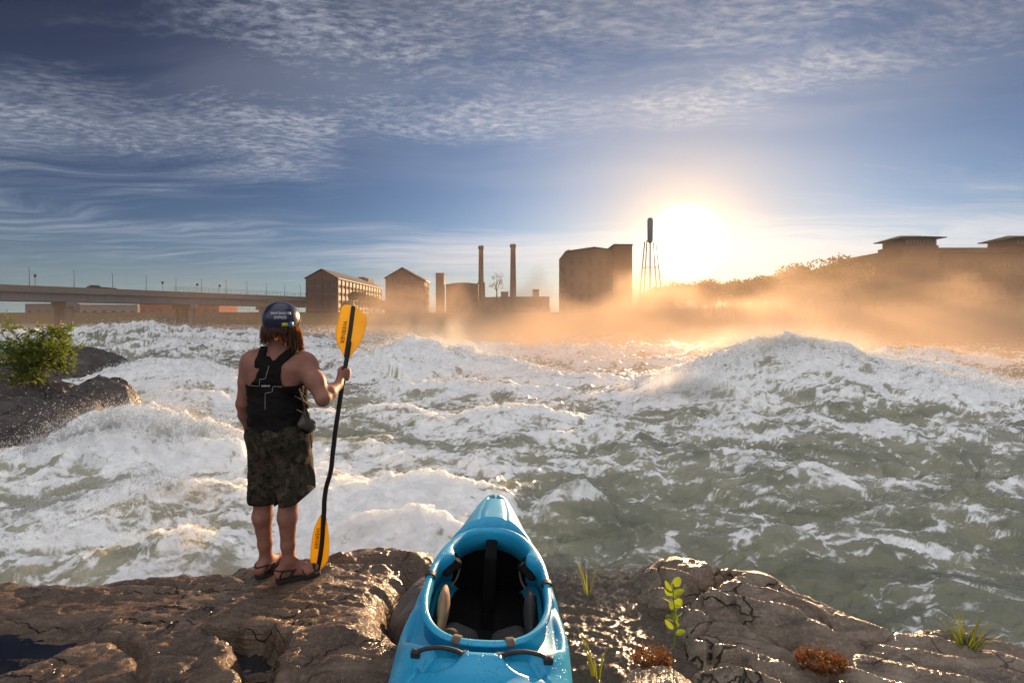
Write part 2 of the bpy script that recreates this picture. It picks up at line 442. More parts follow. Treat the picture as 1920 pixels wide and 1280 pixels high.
# ============================================================= the river
# left rock slab outline (world x, y) - the water dives under it
SLAB = smooth_poly([(-7, 3.0), (-5, 2.95), (-3.45, 3.12), (-2.9, 3.16), (-2.3, 3.22), (-1.85, 3.36), (-1.35, 3.56), (-.95, 3.72), (-.62, 3.68),
        (-.60, 3.45), (-.70, 3.2), (-.72, 2.8), (-.55, 2.5), (-.2, 2.3), (.22, 2.1), (.32, 1.6), (.3, .6), (0, .1), (-7, .1)], 6)
def crests():
    L = []
    def c(Y, wf, wb, pts):
        """pts (px, py[, Y]) of a crest as seen in the photo, at depth Y; wf/wb widths in metres before/behind it"""
        q = []
        for p in pts:
            yy = p[2] if len(p) > 2 else Y
            w = P(p[0], p[1], yy); q.append((w.x, w.y, max(w.z, .02)))
        L.append((np.array(q), wf, wb))
    c(16, 2.6, 2.2, [(610, 705, 14.5), (650, 688, 15), (700, 658), (770, 640), (830, 650), (900, 667), (1000, 688, 15), (1100, 705, 14)])
    c(11, 2.0, 2.4, [(1190, 765, 9.6), (1240, 735, 10.4), (1290, 694, 11), (1340, 668, 11.2), (1400, 652, 11.4), (1485, 643, 11.4), (1560, 650, 11.2), (1650, 674, 10.9), (1760, 700, 10.3), (1850, 722, 9.8), (1960, 755, 9.2), (2150, 800, 8.5)])
    c(13, 1.6, 2.0, [(1540, 668, 13.5), (1640, 672, 13.2), (1760, 692, 12.6), (1900, 716, 12), (2100, 740, 11.5)])
    c(28, 3.5, 4.0, [(-80, 628), (60, 626), (180, 620), (262, 611), (330, 621), (440, 624), (520, 628)])
    c(21, 2.4, 3.0, [(200, 652), (300, 642), (400, 646), (500, 652), (600, 660)])
    c(14, 1.8, 1.8, [(160, 712), (230, 692), (300, 682), (350, 679), (420, 694), (480, 708)])
    c(10.5, 1.2, 1.2, [(240, 748), (320, 738), (420, 742), (470, 752)])
    c(6.3, 1.0, 1.1, [(-180, 905), (-60, 880), (60, 845), (140, 806), (200, 785), (255, 776), (330, 788), (400, 806), (470, 830), (560, 868)])
    c(4.9, .55, .7, [(-200, 975), (-40, 960), (100, 935), (180, 912), (245, 895), (330, 903), (420, 925), (500, 945)])
    c(4.05, .40, .5, [(80, 1075), (200, 1062), (255, 1034), (300, 1000), (350, 985), (400, 1008), (470, 1025), (560, 1020)])
    c(5.0, .5, .55, [(560, 925), (640, 905), (740, 898), (820, 905), (900, 930)])
    c(6.6, .7, .7, [(560, 868), (660, 852), (760, 846), (880, 858), (960, 880)])
    c(4.3, .30, .4, [(640, 985), (720, 972), (790, 966), (850, 985)])
    c(5.0, .35, .5, [(1020, 940), (1060, 912), (1095, 904), (1130, 925), (1180, 940)])
    c(6.4, .6, .7, [(1100, 880), (1160, 872), (1240, 874), (1330, 880)])
    c(6.2, .6, .8, [(1300, 905), (1360, 880), (1410, 866), (1480, 878), (1560, 890)])
    c(5.0, .45, .7, [(1480, 985), (1560, 962), (1680, 950), (1780, 940), (1850, 928), (1960, 935), (2150, 940)])
    c(4.3, .35, .5, [(1180, 1000), (1280, 992), (1380, 985), (1450, 990), (1560, 1015), (1680, 1050)])
    c(8.3, .8, .9, [(820, 790), (900, 772), (1010, 770), (1120, 792), (1200, 800)])
    c(7.4, .7, .8, [(980, 830), (1060, 815), (1150, 812), (1250, 830), (1340, 838)])
    c(8.0, .8, .9, [(1330, 800), (1450, 775), (1560, 780), (1700, 800), (1850, 810)])
    c(12, 1.2, 1.3, [(640, 742), (760, 722), (880, 716), (1000, 724), (1120, 742)])
    c(9.3, 1.0, 1.0, [(600, 778), (690, 765), (760, 768), (830, 780)])
    c(24, 2.6, 3.0, [(900, 648), (1000, 652), (1120, 650), (1240, 654)])
    c(20, 2.4, 2.6, [(1100, 676), (1200, 672), (1300, 676)])
    c(19, 2.0, 2.6, [(1640, 664), (1700, 657), (1760, 662), (1830, 668)])
    return L
CRESTS = crests()
def crest_height(x, y, pts, wf, wb, jit):
    d2 = np.full(x.shape, 1e9); hh = np.zeros(x.shape); sg = np.zeros(x.shape)
    n = len(pts)
    for i in range(n-1):
        ax, ay, ah = pts[i]; bx, by, bh = pts[i+1]
        ex, ey = bx-ax, by-ay; l2 = ex*ex+ey*ey
        tt = ((x-ax)*ex+(y-ay)*ey)/l2
        lo = -1.2 if i == 0 else 0; hi = 2.2 if i == n-2 else 1
        tc_ = np.clip(tt, 0, 1)
        dx = x-ax-ex*tc_; dy = y-ay-ey*tc_
        dd = dx*dx+dy*dy
        m = dd < d2
        d2 = np.where(m, dd, d2); hh = np.where(m, ah+(bh-ah)*tc_, hh)
        sg = np.where(m, np.sign(-(ex*dy-ey*dx)), sg)         # + on the camera's side (crests run left to right)
    d = np.sqrt(d2)
    d = np.where(sg > 0, d/wf, d/wb)
    return hh*np.exp(-np.power(d, 1.25)), d
def build_water():
    tx = np.linspace(-1.75, 1.75, 1250)
    ys = [1.2]
    while ys[-1] < 330:
        q = ys[-1]; ys.append(q*(1+.0042+.0075*min(1, max(0, (q-4)/60))))
    ys = np.array(ys)
    Y, T = np.meshgrid(ys, tx, indexing='ij'); X_ = T*Y
    sh = Y.shape
    x = X_.ravel(); y = Y.ravel()
    near_ = 1-sstep(5, 16, y)
    # warp so that crests wander
    wx = x+.30*fbm(x*.8, y*.8, 3, 5)+.12*fbm(x*2.6, y*2.6, 3, 6)+sstep(8, 20, y)*.8*fbm(x*.25, y*.25, 2, 8)
    wy = y+.26*fbm(x*.8+9, y*.8, 3, 15)+.12*fbm(x*2.6, y*2.6+4, 3, 16)+sstep(8, 20, y)*.9*fbm(x*.25+7, y*.25, 2, 18)
    big_ = np.full(x.shape, .0); prox = np.zeros(x.shape)
    for k, (pts, wf, wb) in enumerate(CRESTS):
        lo = pts[:, :2].min(0)-4*max(wf, wb); hi = pts[:, :2].max(0)+4*max(wf, wb)
        m = np.nonzero((x > lo[0]) & (x < hi[0]) & (y > lo[1]) & (y < hi[1]))[0]
        if not len(m): continue
        hgt, d = crest_height(wx[m], wy[m], pts, wf, wb, k)
        a = big_[m]; kk = .12
        big_[m] = np.maximum(a, hgt)+kk*np.exp(-np.abs(a-hgt)/kk)*.25*(np.minimum(a, hgt) > .02)
        prox[m] = np.maximum(prox[m], np.exp(-d*1.1)*np.clip(hgt*2.0, 0, 1))
    calm = np.clip(sstep(.4, 1.4, x)*(1-sstep(3.4, 6.5, y)), 0, 1)          # the slicker water on the near right
    turb = 1-.45*calm
    far = sstep(20, 60, y)
    # chop: sharp backed, longer across the flow
    c1 = ridged(wx*.30, wy*.52, 4, 31)-.55
    c2 = ridged(wx*.8+2, wy*1.35, 4, 32)-.55
    c3 = ridged(wx*2.1, wy*3.1+1, 4, 33)-.55
    c4 = ridged(x*5.5, y*7.5+1, 3, 34)-.55
    z = big_*1.14-.05+(.24+.30*sstep(9, 26, y))*c1+(.17+.12*sstep(9, 26, y))*c2*turb+.075*c3*turb+.026*c4*(1-sstep(10, 25, y))
    # foam: on crests, drawn out in streaks along the flow and up the faces of the waves
    fx = wx+.35*fbm(wx*.7, wy*.9, 3, 44); fy = wy*2.4+1.3*big_+.45*fbm(wx*1.1+3, wy*1.6, 3, 45)
    st = fbm(fx*.55, fy*.62, 5, 41, .6); st2 = ridged(fx*1.5, fy*1.45, 5, 42, .62); lace = ridged(fx*4.2, fy*3.6, 4, 43, .62)
    pxx = 960+x/y*F
    heavy = (1-sstep(430, 700, pxx))*(1-sstep(7.5, 11, y))*.20 + (1-sstep(850, 1000, pxx))*sstep(430, 560, pxx)*(1-sstep(6, 8, y))*.36
    heavy = heavy+(.24*sstep(8, 11, y)*(1-sstep(13, 17, y))-.30*sstep(14, 19, y))*(1-sstep(500, 650, pxx))+.16*np.exp(-((pxx-900)/300)**2)*sstep(6, 9, y)
    foam = .66*prox+.75*st+.85*(st2-.52)+.70*(lace-.5)+heavy-.05*calm+.7*(z-big_-.02)+.05+.05*sstep(9, 20, y)
    milk = sstep(-.35, .55, .5*prox+.7*st+heavy+.12)
    foam = sstep(.02, .66, foam)
    core = sstep(.55, .95, heavy+.5*prox)
    b1 = ridged(fx*2.4, fy*1.9, 4, 51, .58)-.45; b2 = ridged(fx*6.5, fy*5.0, 4, 52, .6)-.45; b3 = billow(x*20, y*24, 2, 53); b4 = fbm(fx*15, fy*9, 4, 54, .62)
    z = z+foam*(.058*b1*(.7+.7*core)+.024*b2+.005*b3*near_+.010*b4*near_)*(1-.4*calm)
    sp = np.clip(fbm(x*4.6, y*5.5, 3, 61)-.10, 0, 1); sp2 = np.clip(fbm(x*13, y*14, 2, 62)-.05, 0, 1)
    z = z+np.clip(prox-.35, 0, 1)*foam*(.34*sp**1.3+.06*sp2)*(.4+.6*core)*(1+.8*near_*(pxx < 480))
    # fine ripples on slick water
    z = z+(1-foam)*(.018*ridged(x*7+y*2, y*15, 4, 71)+.005*ridged(x*24, y*40, 2, 72))*(1-sstep(6, 14, y))
    # thin sheet running over the shelf between kayak and right rocks
    shelf = sstep(.10, .3, x)*(1-sstep(1.1, 1.6, x))*(1-sstep(3.3, 4.2, y))
    zs = .21+.06*(3.4-y)+.030*ridged(x*6+y*1.5, y*9, 4, 81)+.012*ridged(x*17, y*24, 3, 82)
    z = z*(1-shelf)+zs*shelf
    foam = foam*(1-.93*shelf)
    z = z*(1-sstep(55, 130, y)*.8)
    # the water meets the slab: keep it below the stone, splashing at its edge
    d = polydist(x, y, SLAB)
    k = sstep(-.02, .45, d)
    z = np.where(d < .5, z*(.35+.65*k)+(.10)*(1-k), z)
    edge = np.exp(-(np.abs(d-.06)/.10)**2)*(1-shelf)
    z = z+edge*.10*np.clip(b1+.3*b2, 0, 1.2)
    foam = np.maximum(foam, np.exp(-(np.clip(d, 0, 9)/.16)**2)*sstep(.2, .5, b1+.35)*(1-shelf))
    z = np.where(d < -.02, -.12, z)
    v = np.stack([x, y, z], -1)
    f = grid_faces(*sh)
    o = mesh_np('river_water', v, f, None)
    attr(o, 'foam', foam); attr(o, 'shallow', np.maximum(shelf, 0)); attr(o, 'core', core); attr(o, 'milk', milk*(1-shelf)*(1-.6*calm)); attr(o, 'crest', np.clip(prox*1.2, 0, 1)*(1-shelf))
    tag(o, 'churning green white river rapids below the rocks', None, None, 'structure')
    return o, (x, y, z, foam, prox, sh)
river, WDAT = build_water()
def mat_water():
    m, t, b, out = newmat('rapids')
    pos = t.world(); fm = t.attr('foam'); shl = t.attr('shallow'); mk = t.attr('milk')
    st = t.world((1.0, 2.3, 1.6))
    n1 = t.noise(st, 6.5, 6, .68, .5); n2 = t.noise(t.world((1, 1.7, 1.3)), 30, 5, .68)
    lace = t.m('ADD', t.m('MULTIPLY', n1, .76), t.m('MULTIPLY', n2, .24))
    fo = t.ss(t.m('ADD', fm, t.m('MULTIPLY', t.m('SUBTRACT', lace, .5), 1.9)), .16, .94)
    fo = t.m('MULTIPLY', fo, t.m('SUBTRACT', 1.0, t.m('MULTIPLY', shl, .93)))
    wc = t.ramp(t.noise(st, 1.3, 3), [(.3, (.11, .128, .088)), (.7, (.24, .24, .155))])
    wc = t.mix(t.m('MULTIPLY', mk, .55), wc, (.56, .53, .42, 1))
    wc = t.mix(shl, wc, (.10, .075, .05, 1))
    fc = t.ramp(n1, [(.3, (.72, .74, .75)), (.65, (.90, .90, .88))])
    col = t.mix(fo, wc, fc)
    h = t.m('ADD', t.m('MULTIPLY', n1, .7), t.m('MULTIPLY', n2, .26))
    rip = t.noise(t.world((1, 2.2, 1)), 16, 5, .66)
    hh = t.m('ADD', t.m('MULTIPLY', h, t.m('ADD', .25, fo)), t.m('MULTIPLY', rip, t.m('MULTIPLY', 1.7, t.m('SUBTRACT', 1.0, fo))))
    nb = t.bump(hh, .42, .022)
    setp(t, b, col=col, rough=t.m('ADD', .09, t.m('MULTIPLY', fo, .5)), spec=.5, ior=1.33, normal=nb)
    # aerated water passes light: thin crests glow when lit from behind
    b.subsurface_method = 'BURLEY'
    ssw = t.m('MULTIPLY', t.m('ADD', .35, t.m('MULTIPLY', t.m('MAXIMUM', fo, mk), .5)), t.m('SUBTRACT', 1.0, shl), clamp=True)
    m.node_tree.links.new(ssw, b.inputs['Subsurface Weight'])
    b.inputs['Subsurface Radius'].default_value = (1.0, .95, .62); b.inputs['Subsurface Scale'].default_value = .16
    return m
river.data.materials.append(mat_water())
# ============================================================= rocks
def mat_rock(name, c1, c2, c3, strata=(3, 14, 8), rot=0, wet=.35, bump=.85):
    m, t, b, out = newmat(name)
    p = t.world(); sp = t.world(strata, (0, 0, rot))
    n1 = t.noise(sp, 1.0, 6, .62, .6); n2 = t.noise(p, 5, 5, .6); n3 = t.noise(p, 60, 4, .65); n4 = t.noise(p, 170, 2, .6)
    col = t.ramp(t.m('ADD', t.m('MULTIPLY', n1, .6), t.m('MULTIPLY', n2, .4)), [(.34, c1), (.5, c2), (.66, c3)])
    sp_ = t.ss(n3, .52, .72)
    col = t.mix(t.m('MULTIPLY', sp_, .35), col, tuple(min(1, c*1.7) for c in c3))
    dk = t.ss(t.noise(p, 2.3, 5, .6), .56, .70)
    col = t.mix(t.m('MULTIPLY', dk, .55), col, tuple(c*.5 for c in c1))
    wv = t.vm('ADD', p, t.vm('MULTIPLY', t.vm('SUBTRACT', t.n('ShaderNodeTexNoise', {'Vector': p, 'Scale': 3.0, 'Detail': 4.0}).outputs['Color'], (.5, .5, .5)).outputs[0], (.55, .55, .55)).outputs[0]).outputs[0]
    wv = t.n('ShaderNodeMapping', {'Vector': wv, 'Rotation': (0, 0, rot), 'Scale': (.9, 2.6, 1.6)}).outputs[0]
    vo = t.n('ShaderNodeTexVoronoi', {'Vector': wv, 'Scale': 1.5, 'Randomness': 1.0}, feature='DISTANCE_TO_EDGE')
    crk = t.m('MULTIPLY', t.ss(vo.outputs[0], .022, .0), t.ss(t.noise(p, 1.6, 2), .44, .58))
    col = t.mix(t.m('MULTIPLY', crk, .8), col, (.012, .010, .008, 1))
    col = t.mix(t.m('MULTIPLY', t.ss(t.noise(p, 26, 5, .75), .54, .70), .45), col, tuple(c*1.35 for c in c3))
    h = t.m('SUBTRACT', t.m('ADD', t.m('MULTIPLY', n1, .9), t.m('ADD', t.m('MULTIPLY', n3, .26), t.m('MULTIPLY', n4, .12))), t.m('MULTIPLY', crk, .8))
    setp(t, b, col=col, spec=.5, normal=t.bump(h, bump, .045))
    wetn = t.ss(t.noise(p, 1.7, 4, .6), .62-wet*.5, .80-wet*.5)
    setp(t, b, rough=t.m('SUBTRACT', .60, t.m('MULTIPLY', wetn, .42)))
    return m
M_ROCK = mat_rock('brown_rock', (.045, .030, .020), (.125, .082, .052), (.23, .165, .11), (1.6, 9, 8), R(-6), .85)
M_ROCKR = mat_rock('tan_rock', (.075, .056, .042), (.215, .162, .115), (.37, .295, .215), (2.2, 13, 8), R(24), .60)
M_ROCKG = mat_rock('grey_rock', (.05, .044, .04), (.12, .105, .09), (.21, .185, .16), (2, 8, 8), R(30), .5)
M_ROCKD = mat_rock('dark_rock', (.022, .018, .016), (.06, .048, .042), (.12, .095, .08), (1.2, 4, 6), R(10), .5)
def rock(name, outline, top, mat, res=.012, drop=.9, edge=.16, warp=.06, label=None, cat='rock', group=None, seed=0, pw=.5):
    """a boulder or slab: height field over a wandering outline, falling away at its rim"""
    ol = np.asarray(outline)
    lo = ol.min(0)-edge*1.6; hi = ol.max(0)+edge*1.6
    nx = int((hi[0]-lo[0])/res)+2; ny = int((hi[1]-lo[1])/res)+2
    Yg, Xg = np.meshgrid(np.linspace(lo[1], hi[1], ny), np.linspace(lo[0], hi[0], nx), indexing='ij')
    x = Xg.ravel(); y = Yg.ravel()
    xw = x+warp*fbm(x*2.5, y*2.5, 4, 100+seed); yw = y+warp*fbm(x*2.5+5, y*2.5, 4, 120+seed)
    d = polydist(xw, yw, ol)
    z = top(x, y, -d)
    ins = np.clip((-d)/edge, 0, 1)
    prof = np.power(1-(1-ins)**2, pw)
    z = np.where(d < 0, z-(1-prof)*.22-.02, z-.24-d*drop/edge*.9)
    keep = (z > -.45).reshape(ny, nx)
    f = grid_faces(ny, nx)
    k = keep.ravel()[f].any(1)
    f = f[k]
    used = np.unique(f); remap = np.full(len(x), -1); remap[used] = np.arange(len(used))
    z = np.maximum(z, -.6)
    o = mesh_np(name, np.stack([x, y, z], -1)[used], remap[f], mat)
    return tag(o, label, cat, group)
def groove(x, y, pts, w, depth):
    d = np.full(x.shape, 1e9)
    for (ax, ay), (bx, by) in zip(pts[:-1], pts[1:]):
        ex, ey = bx-ax, by-ay
        tt = np.clip(((x-ax)*ex+(y-ay)*ey)/(ex*ex+ey*ey), 0, 1)
        d = np.minimum(d, (x-ax-ex*tt)**2+(y-ay-ey*tt)**2)
    return -depth*np.exp(-d/(w*w))
def gz(*pts, z=.38): return [G(px, py, z) for px, py in pts]
POOL = smooth_poly(gz((372, 1192), (430, 1178), (500, 1188), (548, 1215), (545, 1262), (530, 1330), (440, 1340), (420, 1260), (395, 1225), z=.36), 6)
PUD = smooth_poly(gz((-120, 1195), (40, 1186), (150, 1186), (182, 1200), (140, 1225), (60, 1262), (-60, 1300), (-160, 1260), z=.36), 6)
def slab_top(x, y, ins):
    z = .395+.03*fbm(x*.9, y*1.6, 3, 201)-.07*np.exp(-(((x+.75)/.28)**2+((y-3.35)/.5)**2))
    z = z+.05*sstep(2.9, 2.0, y)+.05*sstep(-1.2, -.6, x)*sstep(3.0, 2.4, y)
    # bedding steps running across, slightly tilted
    s = (y+.14*x+.10*fbm(x*1.3, y*1.3, 3, 202))*5.2
    fr = s-np.floor(s)
    z = z+.030*(np.clip(fr*1.0, 0, 1)-np.clip((fr-.82)/.18, 0, 1))*(.4+.6*np.clip(fbm(x*.8, y*2, 2, 204)+.5, 0, 1))
    z = z+.024*fbm(x*3, y*7, 4, 203)+.016*ridged(x*5, y*12, 5, 205, .6)+.009*fbm(x*20, y*30, 4, 206, .6)-.022*sstep(.80, .97, ridged(x*1.7+.3*y, y*2.6, 4, 211))
    z = z+.07*np.exp(-(((x+.86)/.22)**2+((y-2.42)/.24)**2))           # rounded boss by the kayak
    z = z+groove(x, y, [G(560, 1020, .4), G(640, 1045, .4), G(700, 1040, .4)], .03, .04)
    z = z+groove(x, y, [G(370, 1068, .4), G(430, 1060, .4), G(480, 1085, .4), G(520, 1092, .4)], .035, .05)
    z = z+groove(x, y, [G(230, 1200, .4), G(270, 1240, .4), G(260, 1300, .4)], .03, .05)
    dp = polydist(x+.07*fbm(x*6, y*6, 4, 207), y+.07*fbm(x*6+3, y*6, 4, 208), POOL)+.05
    z = z-.14*sstep(.03, -.04, dp)+.025*np.exp(-(np.abs(dp-.05)/.05)**2)
    dq = polydist(x+.05*fbm(x*3, y*3, 3, 209), y+.05*fbm(x*3+3, y*3, 3, 210), PUD)
    z = z-.075*sstep(.10, -.10, dq)
    # flat stance under the paddler
    m = np.exp(-(((x+1.42)/.34)**2+((y-3.12)/.16)**2)**2)
    return z*(1-m)+.40*m
rock('rock_slab', SLAB, slab_top, M_ROCK, .0105, .6, .20, .09, 'broad wet brown rock slab the paddler in sandals stands on', 'rock', None, 1)
def blob(cx, cy, rx, ry, h0, h1, tilt=(0, 0), s=0, fine=.012):
    def top(x, y, ins):
        r2 = ((x-cx)/rx)**2+((y-cy)/ry)**2
        z = h0+(h1-h0)*np.clip(1-r2, -.6, 1)+tilt[0]*(x-cx)+tilt[1]*(y-cy)
        return z+.03*fbm(x*3, y*3, 4, 300+s)+fine*ridged(x*9, y*12, 4, 310+s)+.004*fbm(x*30, y*30, 2, 320+s)
    return top
rock('boulder', smooth_poly([(-.74, 2.95), (-.62, 3.2), (-.35, 3.33), (0, 3.3), (.22, 3.05), (.25, 2.6), (-.1, 2.42), (-.5, 2.45), (-.68, 2.65)], 6),
     blob(-.25, 2.85, .6, .6, .36, .50, s=1), M_ROCKG, .012, .8, .2, .05, 'smooth grey boulder wedged under the left side of the blue kayak', seed=2)
# right hand rock: long lobes running down to the right
RDIR = np.array([.90, -.43]); RDIR /= np.linalg.norm(RDIR); RN = np.array([.43, .90])/np.linalg.norm([.43, .90])
def right_top(x, y, ins):
    a = (x-1.5)*RDIR[0]+(y-3.0)*RDIR[1]; b = (x-1.5)*RN[0]+(y-3.0)*RN[1]
    z = .375-.03*np.clip(a/1.1, -1, 1)**2-.10*sstep(-.35, -.95, a)-.02*np.clip(a, 0, 2)+.06*np.exp(-((b-.12)/.3)**2)
    bw = b+.05*fbm(a*1.2, b*2, 3, 401)
    s = (bw+.06*fbm(a*2, b*3, 3, 406))*5.0+.3*a; fr = s-np.floor(s); k_ = np.floor(s)
    z = z+.055*(fr-np.clip((fr-.84)/.16, 0, 1))-.02+.03*np.sin(k_*2.3)
    cr = np.abs(pn(a*2.1+.6*fbm(a*3, b*3, 2, 407), b*1.2+k_*7.7, 408)); z = z-.05*np.exp(-(cr/.04)**2)
    z = z+.026*fbm(a*1.5, b*8, 4, 402)+.018*ridged(a*3, b*20, 5, 403, .6)+.009*fbm(a*16, b*30, 4, 404, .6)-.018*sstep(.82, .97, ridged(a*1.6, b*5, 4, 405))
    z = z+groove(x, y, [G(1385, 1072, .36), G(1340, 1085, .36), G(1290, 1100, .4), G(1235, 1125, .35), G(1205, 1165, .3)], .055, .20)
    z = z+groove(x, y, [G(1340, 1068, .36), G(1450, 1085, .36), G(1540, 1115, .4), G(1610, 1150, .36)], .028, .07)
    z = z+groove(x, y, [G(1290, 1130, .36), G(1400, 1165, .36), G(1480, 1190, .4)], .035, .06)
    z = z+groove(x, y, [G(1520, 1170, .36), G(1620, 1200, .36), G(1700, 1230, .4)], .03, .05)
    return z
rock('rock_outcrop', smooth_poly([(.80, 3.45), (1.11, 3.52), (1.40, 3.36), (1.67, 3.30), (1.83, 3.06), (2.02, 2.84), (2.24, 2.64), (2.12, 2.48), (1.78, 2.38), (1.5, 2.12), (1.12, 1.95), (.90, 2.15), (.82, 2.6), (.76, 3.1)], 6),
     right_top, M_ROCKR, .0105, .5, .32, .09, 'long tan grooved rock outcrop beside the seedling, right of the kayak', seed=3)
def low_top(x, y, ins):
    a = (x-2.2)*RDIR[0]+(y-2.45)*RDIR[1]; b = (x-2.2)*RN[0]+(y-2.45)*RN[1]
    z = .34-.05*np.clip(a, 0, 3)+.04*fbm(a*1.2, b*4, 4, 411)+.016*ridged(a*4, b*18, 4, 412)+.006*fbm(a*22, b*26, 3, 413)
    s = (b+.06*fbm(a, b*2, 2, 415))*7; fr = s-np.floor(s)
    return z+.04*(fr-np.clip((fr-.8)/.2, 0, 1))
rock('rock_ledge', smooth_poly([(1.55, 2.42), (1.9, 2.62), (2.3, 2.74), (2.7, 2.66), (3.1, 2.35), (3.6, 1.7), (3.2, 1.0), (2.0, .8), (1.4, 1.4), (1.3, 2.0)], 6),
     low_top, M_ROCKR, .012, .8, .12, .06, 'low layered rock ledge with the green grass tuft, by the water on the right', seed=4)
rock('stone', smooth_poly([(.42, 2.2), (.55, 2.38), (.72, 2.42), (.88, 2.3), (.92, 2.0), (.8, 1.7), (.5, 1.7), (.4, 1.95)], 6),
     blob(.66, 2.1, .32, .38, .32, .46, s=5), M_ROCKR, .011, .8, .12, .04, 'small rounded tan stone between the kayak and the grooved outcrop', seed=5)
# rocks with the bush, across the near channel on the left
def pxblob(name, px0, px1, ptop, pbot, Y, depth, mat, label, s, grp=None, res=.03, skew=0):
    a = P(px0, pbot, Y); b = P(px1, pbot, Y); zt = P(0, ptop, Y).z
    cx = (a.x+b.x)/2; rx = (b.x-a.x)/2
    ol = smooth_poly([(cx+rx*c*(1+.12*math.sin(3*k+s)), Y+depth*sn*(1+.12*math.cos(2*k+s))) for k, (c, sn) in enumerate([(math.cos(i*math.pi/5), math.sin(i*math.pi/5)) for i in range(10)])], 4)
    def top(x, y, ins):
        r2 = ((x-cx)/rx)**2+((y-Y)/depth)**2
        z = zt*(1-.35*np.clip(r2, 0, 1.5))+skew*(x-cx)
        st_ = (y*.7+z*1.2+.35*x+.3*fbm(x, y, 3, 520+s))*2.6; fr = st_-np.floor(st_)
        return z+.16*fbm(x*1.1, y*1.1, 4, 500+s)+.10*(fr-np.clip((fr-.75)/.25, 0, 1))+.07*ridged(x*2.2, y*4, 5, 510+s, .6)+.025*fbm(x*7, y*9, 4, 515+s)
    return rock(name, ol, top, mat, res, 1.0, max(.25, rx*.45), .12, label, 'rock', grp, 10+s, .6)
pxblob('boulder', 128, 258, 712, 800, 8.6, .6, M_ROCKD, 'dark brown angular boulder with blunt right face, right of the bush', 1)
pxblob('boulder', -160, 112, 748, 850, 7.6, .7, M_ROCKD, 'flat topped grey boulder at the left edge below the bush', 2)
pxblob('boulder', 60, 215, 752, 860, 7.3, .55, M_ROCKD, 'low rounded wet boulder in the spray in front of the bush', 3)
pxblob('boulder', -260, 150, 700, 800, 9.6, 1.0, M_ROCKD, 'dark boulder directly beneath the bush roots', 4)
pxblob('boulder', 30, 215, 654, 705, 16.5, 1.5, M_ROCKD, 'distant dark hump of rock behind the bush with foam around it', 5, None, .06)
pxblob('boulder', 1610, 1790, 654, 690, 24, 2.0, M_ROCKD, 'faint distant rock hump in the mist on the right', 6, None, .08)
# standing water in the slab
def mat_pud():
    m, t, b, out = newmat('still_water')
    setp(t, b, col=t.ramp(t.noise(t.world(), 4, 3), [(.3, (.010, .012, .016)), (.7, (.022, .024, .030))]), rough=.06, spec=.5,
         normal=t.bump(t.noise(t.world(), 14, 2), .05, .01))
    return m
M_PUD = mat_pud()
def puddle(poly, z, label):
    c = poly.mean(0); n = len(poly); q = c+(poly-c)*1.12
    v = [(c[0], c[1], z)]+[(a, b, z) for a, b in q]
    o = mesh_np('puddle', v, [(0, k+1, (k+1) % n+1) for k in range(n)], M_PUD)
    tag(o, label, None, None, 'structure')
puddle(POOL, .285, 'dark pool in the hollow of the brown slab')
puddle(PUD, .350, 'shallow puddle on the brown slab')
# river bed and land: one sheet out to the horizon
def ground():
    xs = np.concatenate([-np.geomspace(9000, 60, 30), np.linspace(-58, 58, 60), np.geomspace(60, 9000, 30)])
    ys_ = np.concatenate([[-400, -60, -10, 0], np.linspace(1, 60, 30), np.linspace(62, 320, 130), np.geomspace(330, 15000, 30)])
    Yg, Xg = np.meshgrid(ys_, xs, indexing='ij'); x = Xg.ravel(); y = Yg.ravel()
    shore = 148-.0*x+sstep(0, 60, x)*(-58)+sstep(-60, -130, x)*60+4*fbm(x*.03, y*.0, 2, 601)
    k = sstep(0, 14, y-shore)
    z = -1.3+k*(5.2+1.5*sstep(30, 70, x)+.6*fbm(x*.06, y*.06, 3, 602))+sstep(10, 120, y-shore)*2.0*sstep(20, 70, x)
    o = mesh_np('ground', np.stack([x, y, z], -1), grid_faces(len(ys_), len(xs)), None)
    m, t, b, out = newmat('earth')
    c = t.ramp(t.noise(t.world(), .2, 6, .6), [(.3, (.05, .042, .03)), (.55, (.075, .07, .04)), (.75, (.06, .075, .03))])
    setp(t, b, col=c, rough=.9, spec=.2); o.data.materials.append(m)
    tag(o, None, None, None, 'structure')
ground()
# ============================================================= kayak
def mat_kayak():
    m, t, b, out = newmat('blue_plastic')
    co = t.coord()
    n = t.noise(co, 3.5, 4, .6)
    col = t.ramp(n, [(.3, (.012, .31, .55)), (.7, (.022, .41, .66))])
    sc = t.ss(t.noise(t.coord('Object', (60, 4, 40)), 1.0, 4, .7), .60, .72)
    col = t.mix(t.m('MULTIPLY', sc, .5), col, (.16, .46, .64, 1))
    dirt = t.m('MULTIPLY', t.ss(t.noise(co, 7, 6, .7), .53, .72), t.ss(t.noise(co, 60, 3, .7), .40, .62))
    col = t.mix(t.m('MULTIPLY', dirt, .42), col, (.055, .075, .075, 1))
    # beads of water
    vo = t.n('ShaderNodeTexVoronoi', {'Vector': co, 'Scale': 80.0, 'Randomness': 1.0})
    bead = t.ss(vo.outputs['Distance'], .30, .10)
    pres = t.ss(t.noise(co, 9, 3), .44, .56)
    bd = t.m('MULTIPLY', bead, pres)
    setp(t, b, col=col, rough=t.m('SUBTRACT', .36, t.m('MULTIPLY', bd, .28)), spec=.5, coat=.15, coatr=.3,
         normal=t.bump(t.m('ADD', bd, t.m('MULTIPLY', t.noise(co, 140, 3), .12)), .6, .005))
    return m
M_KAY = mat_kayak()
M_RUB = simple('black_rubber', (.022, .021, .022), .55, .2, 20, .3, 160)
M_FOAM = simple('black_foam', (.008, .0075, .0075), .9, .2, 30, .3, 200, spec=.1)
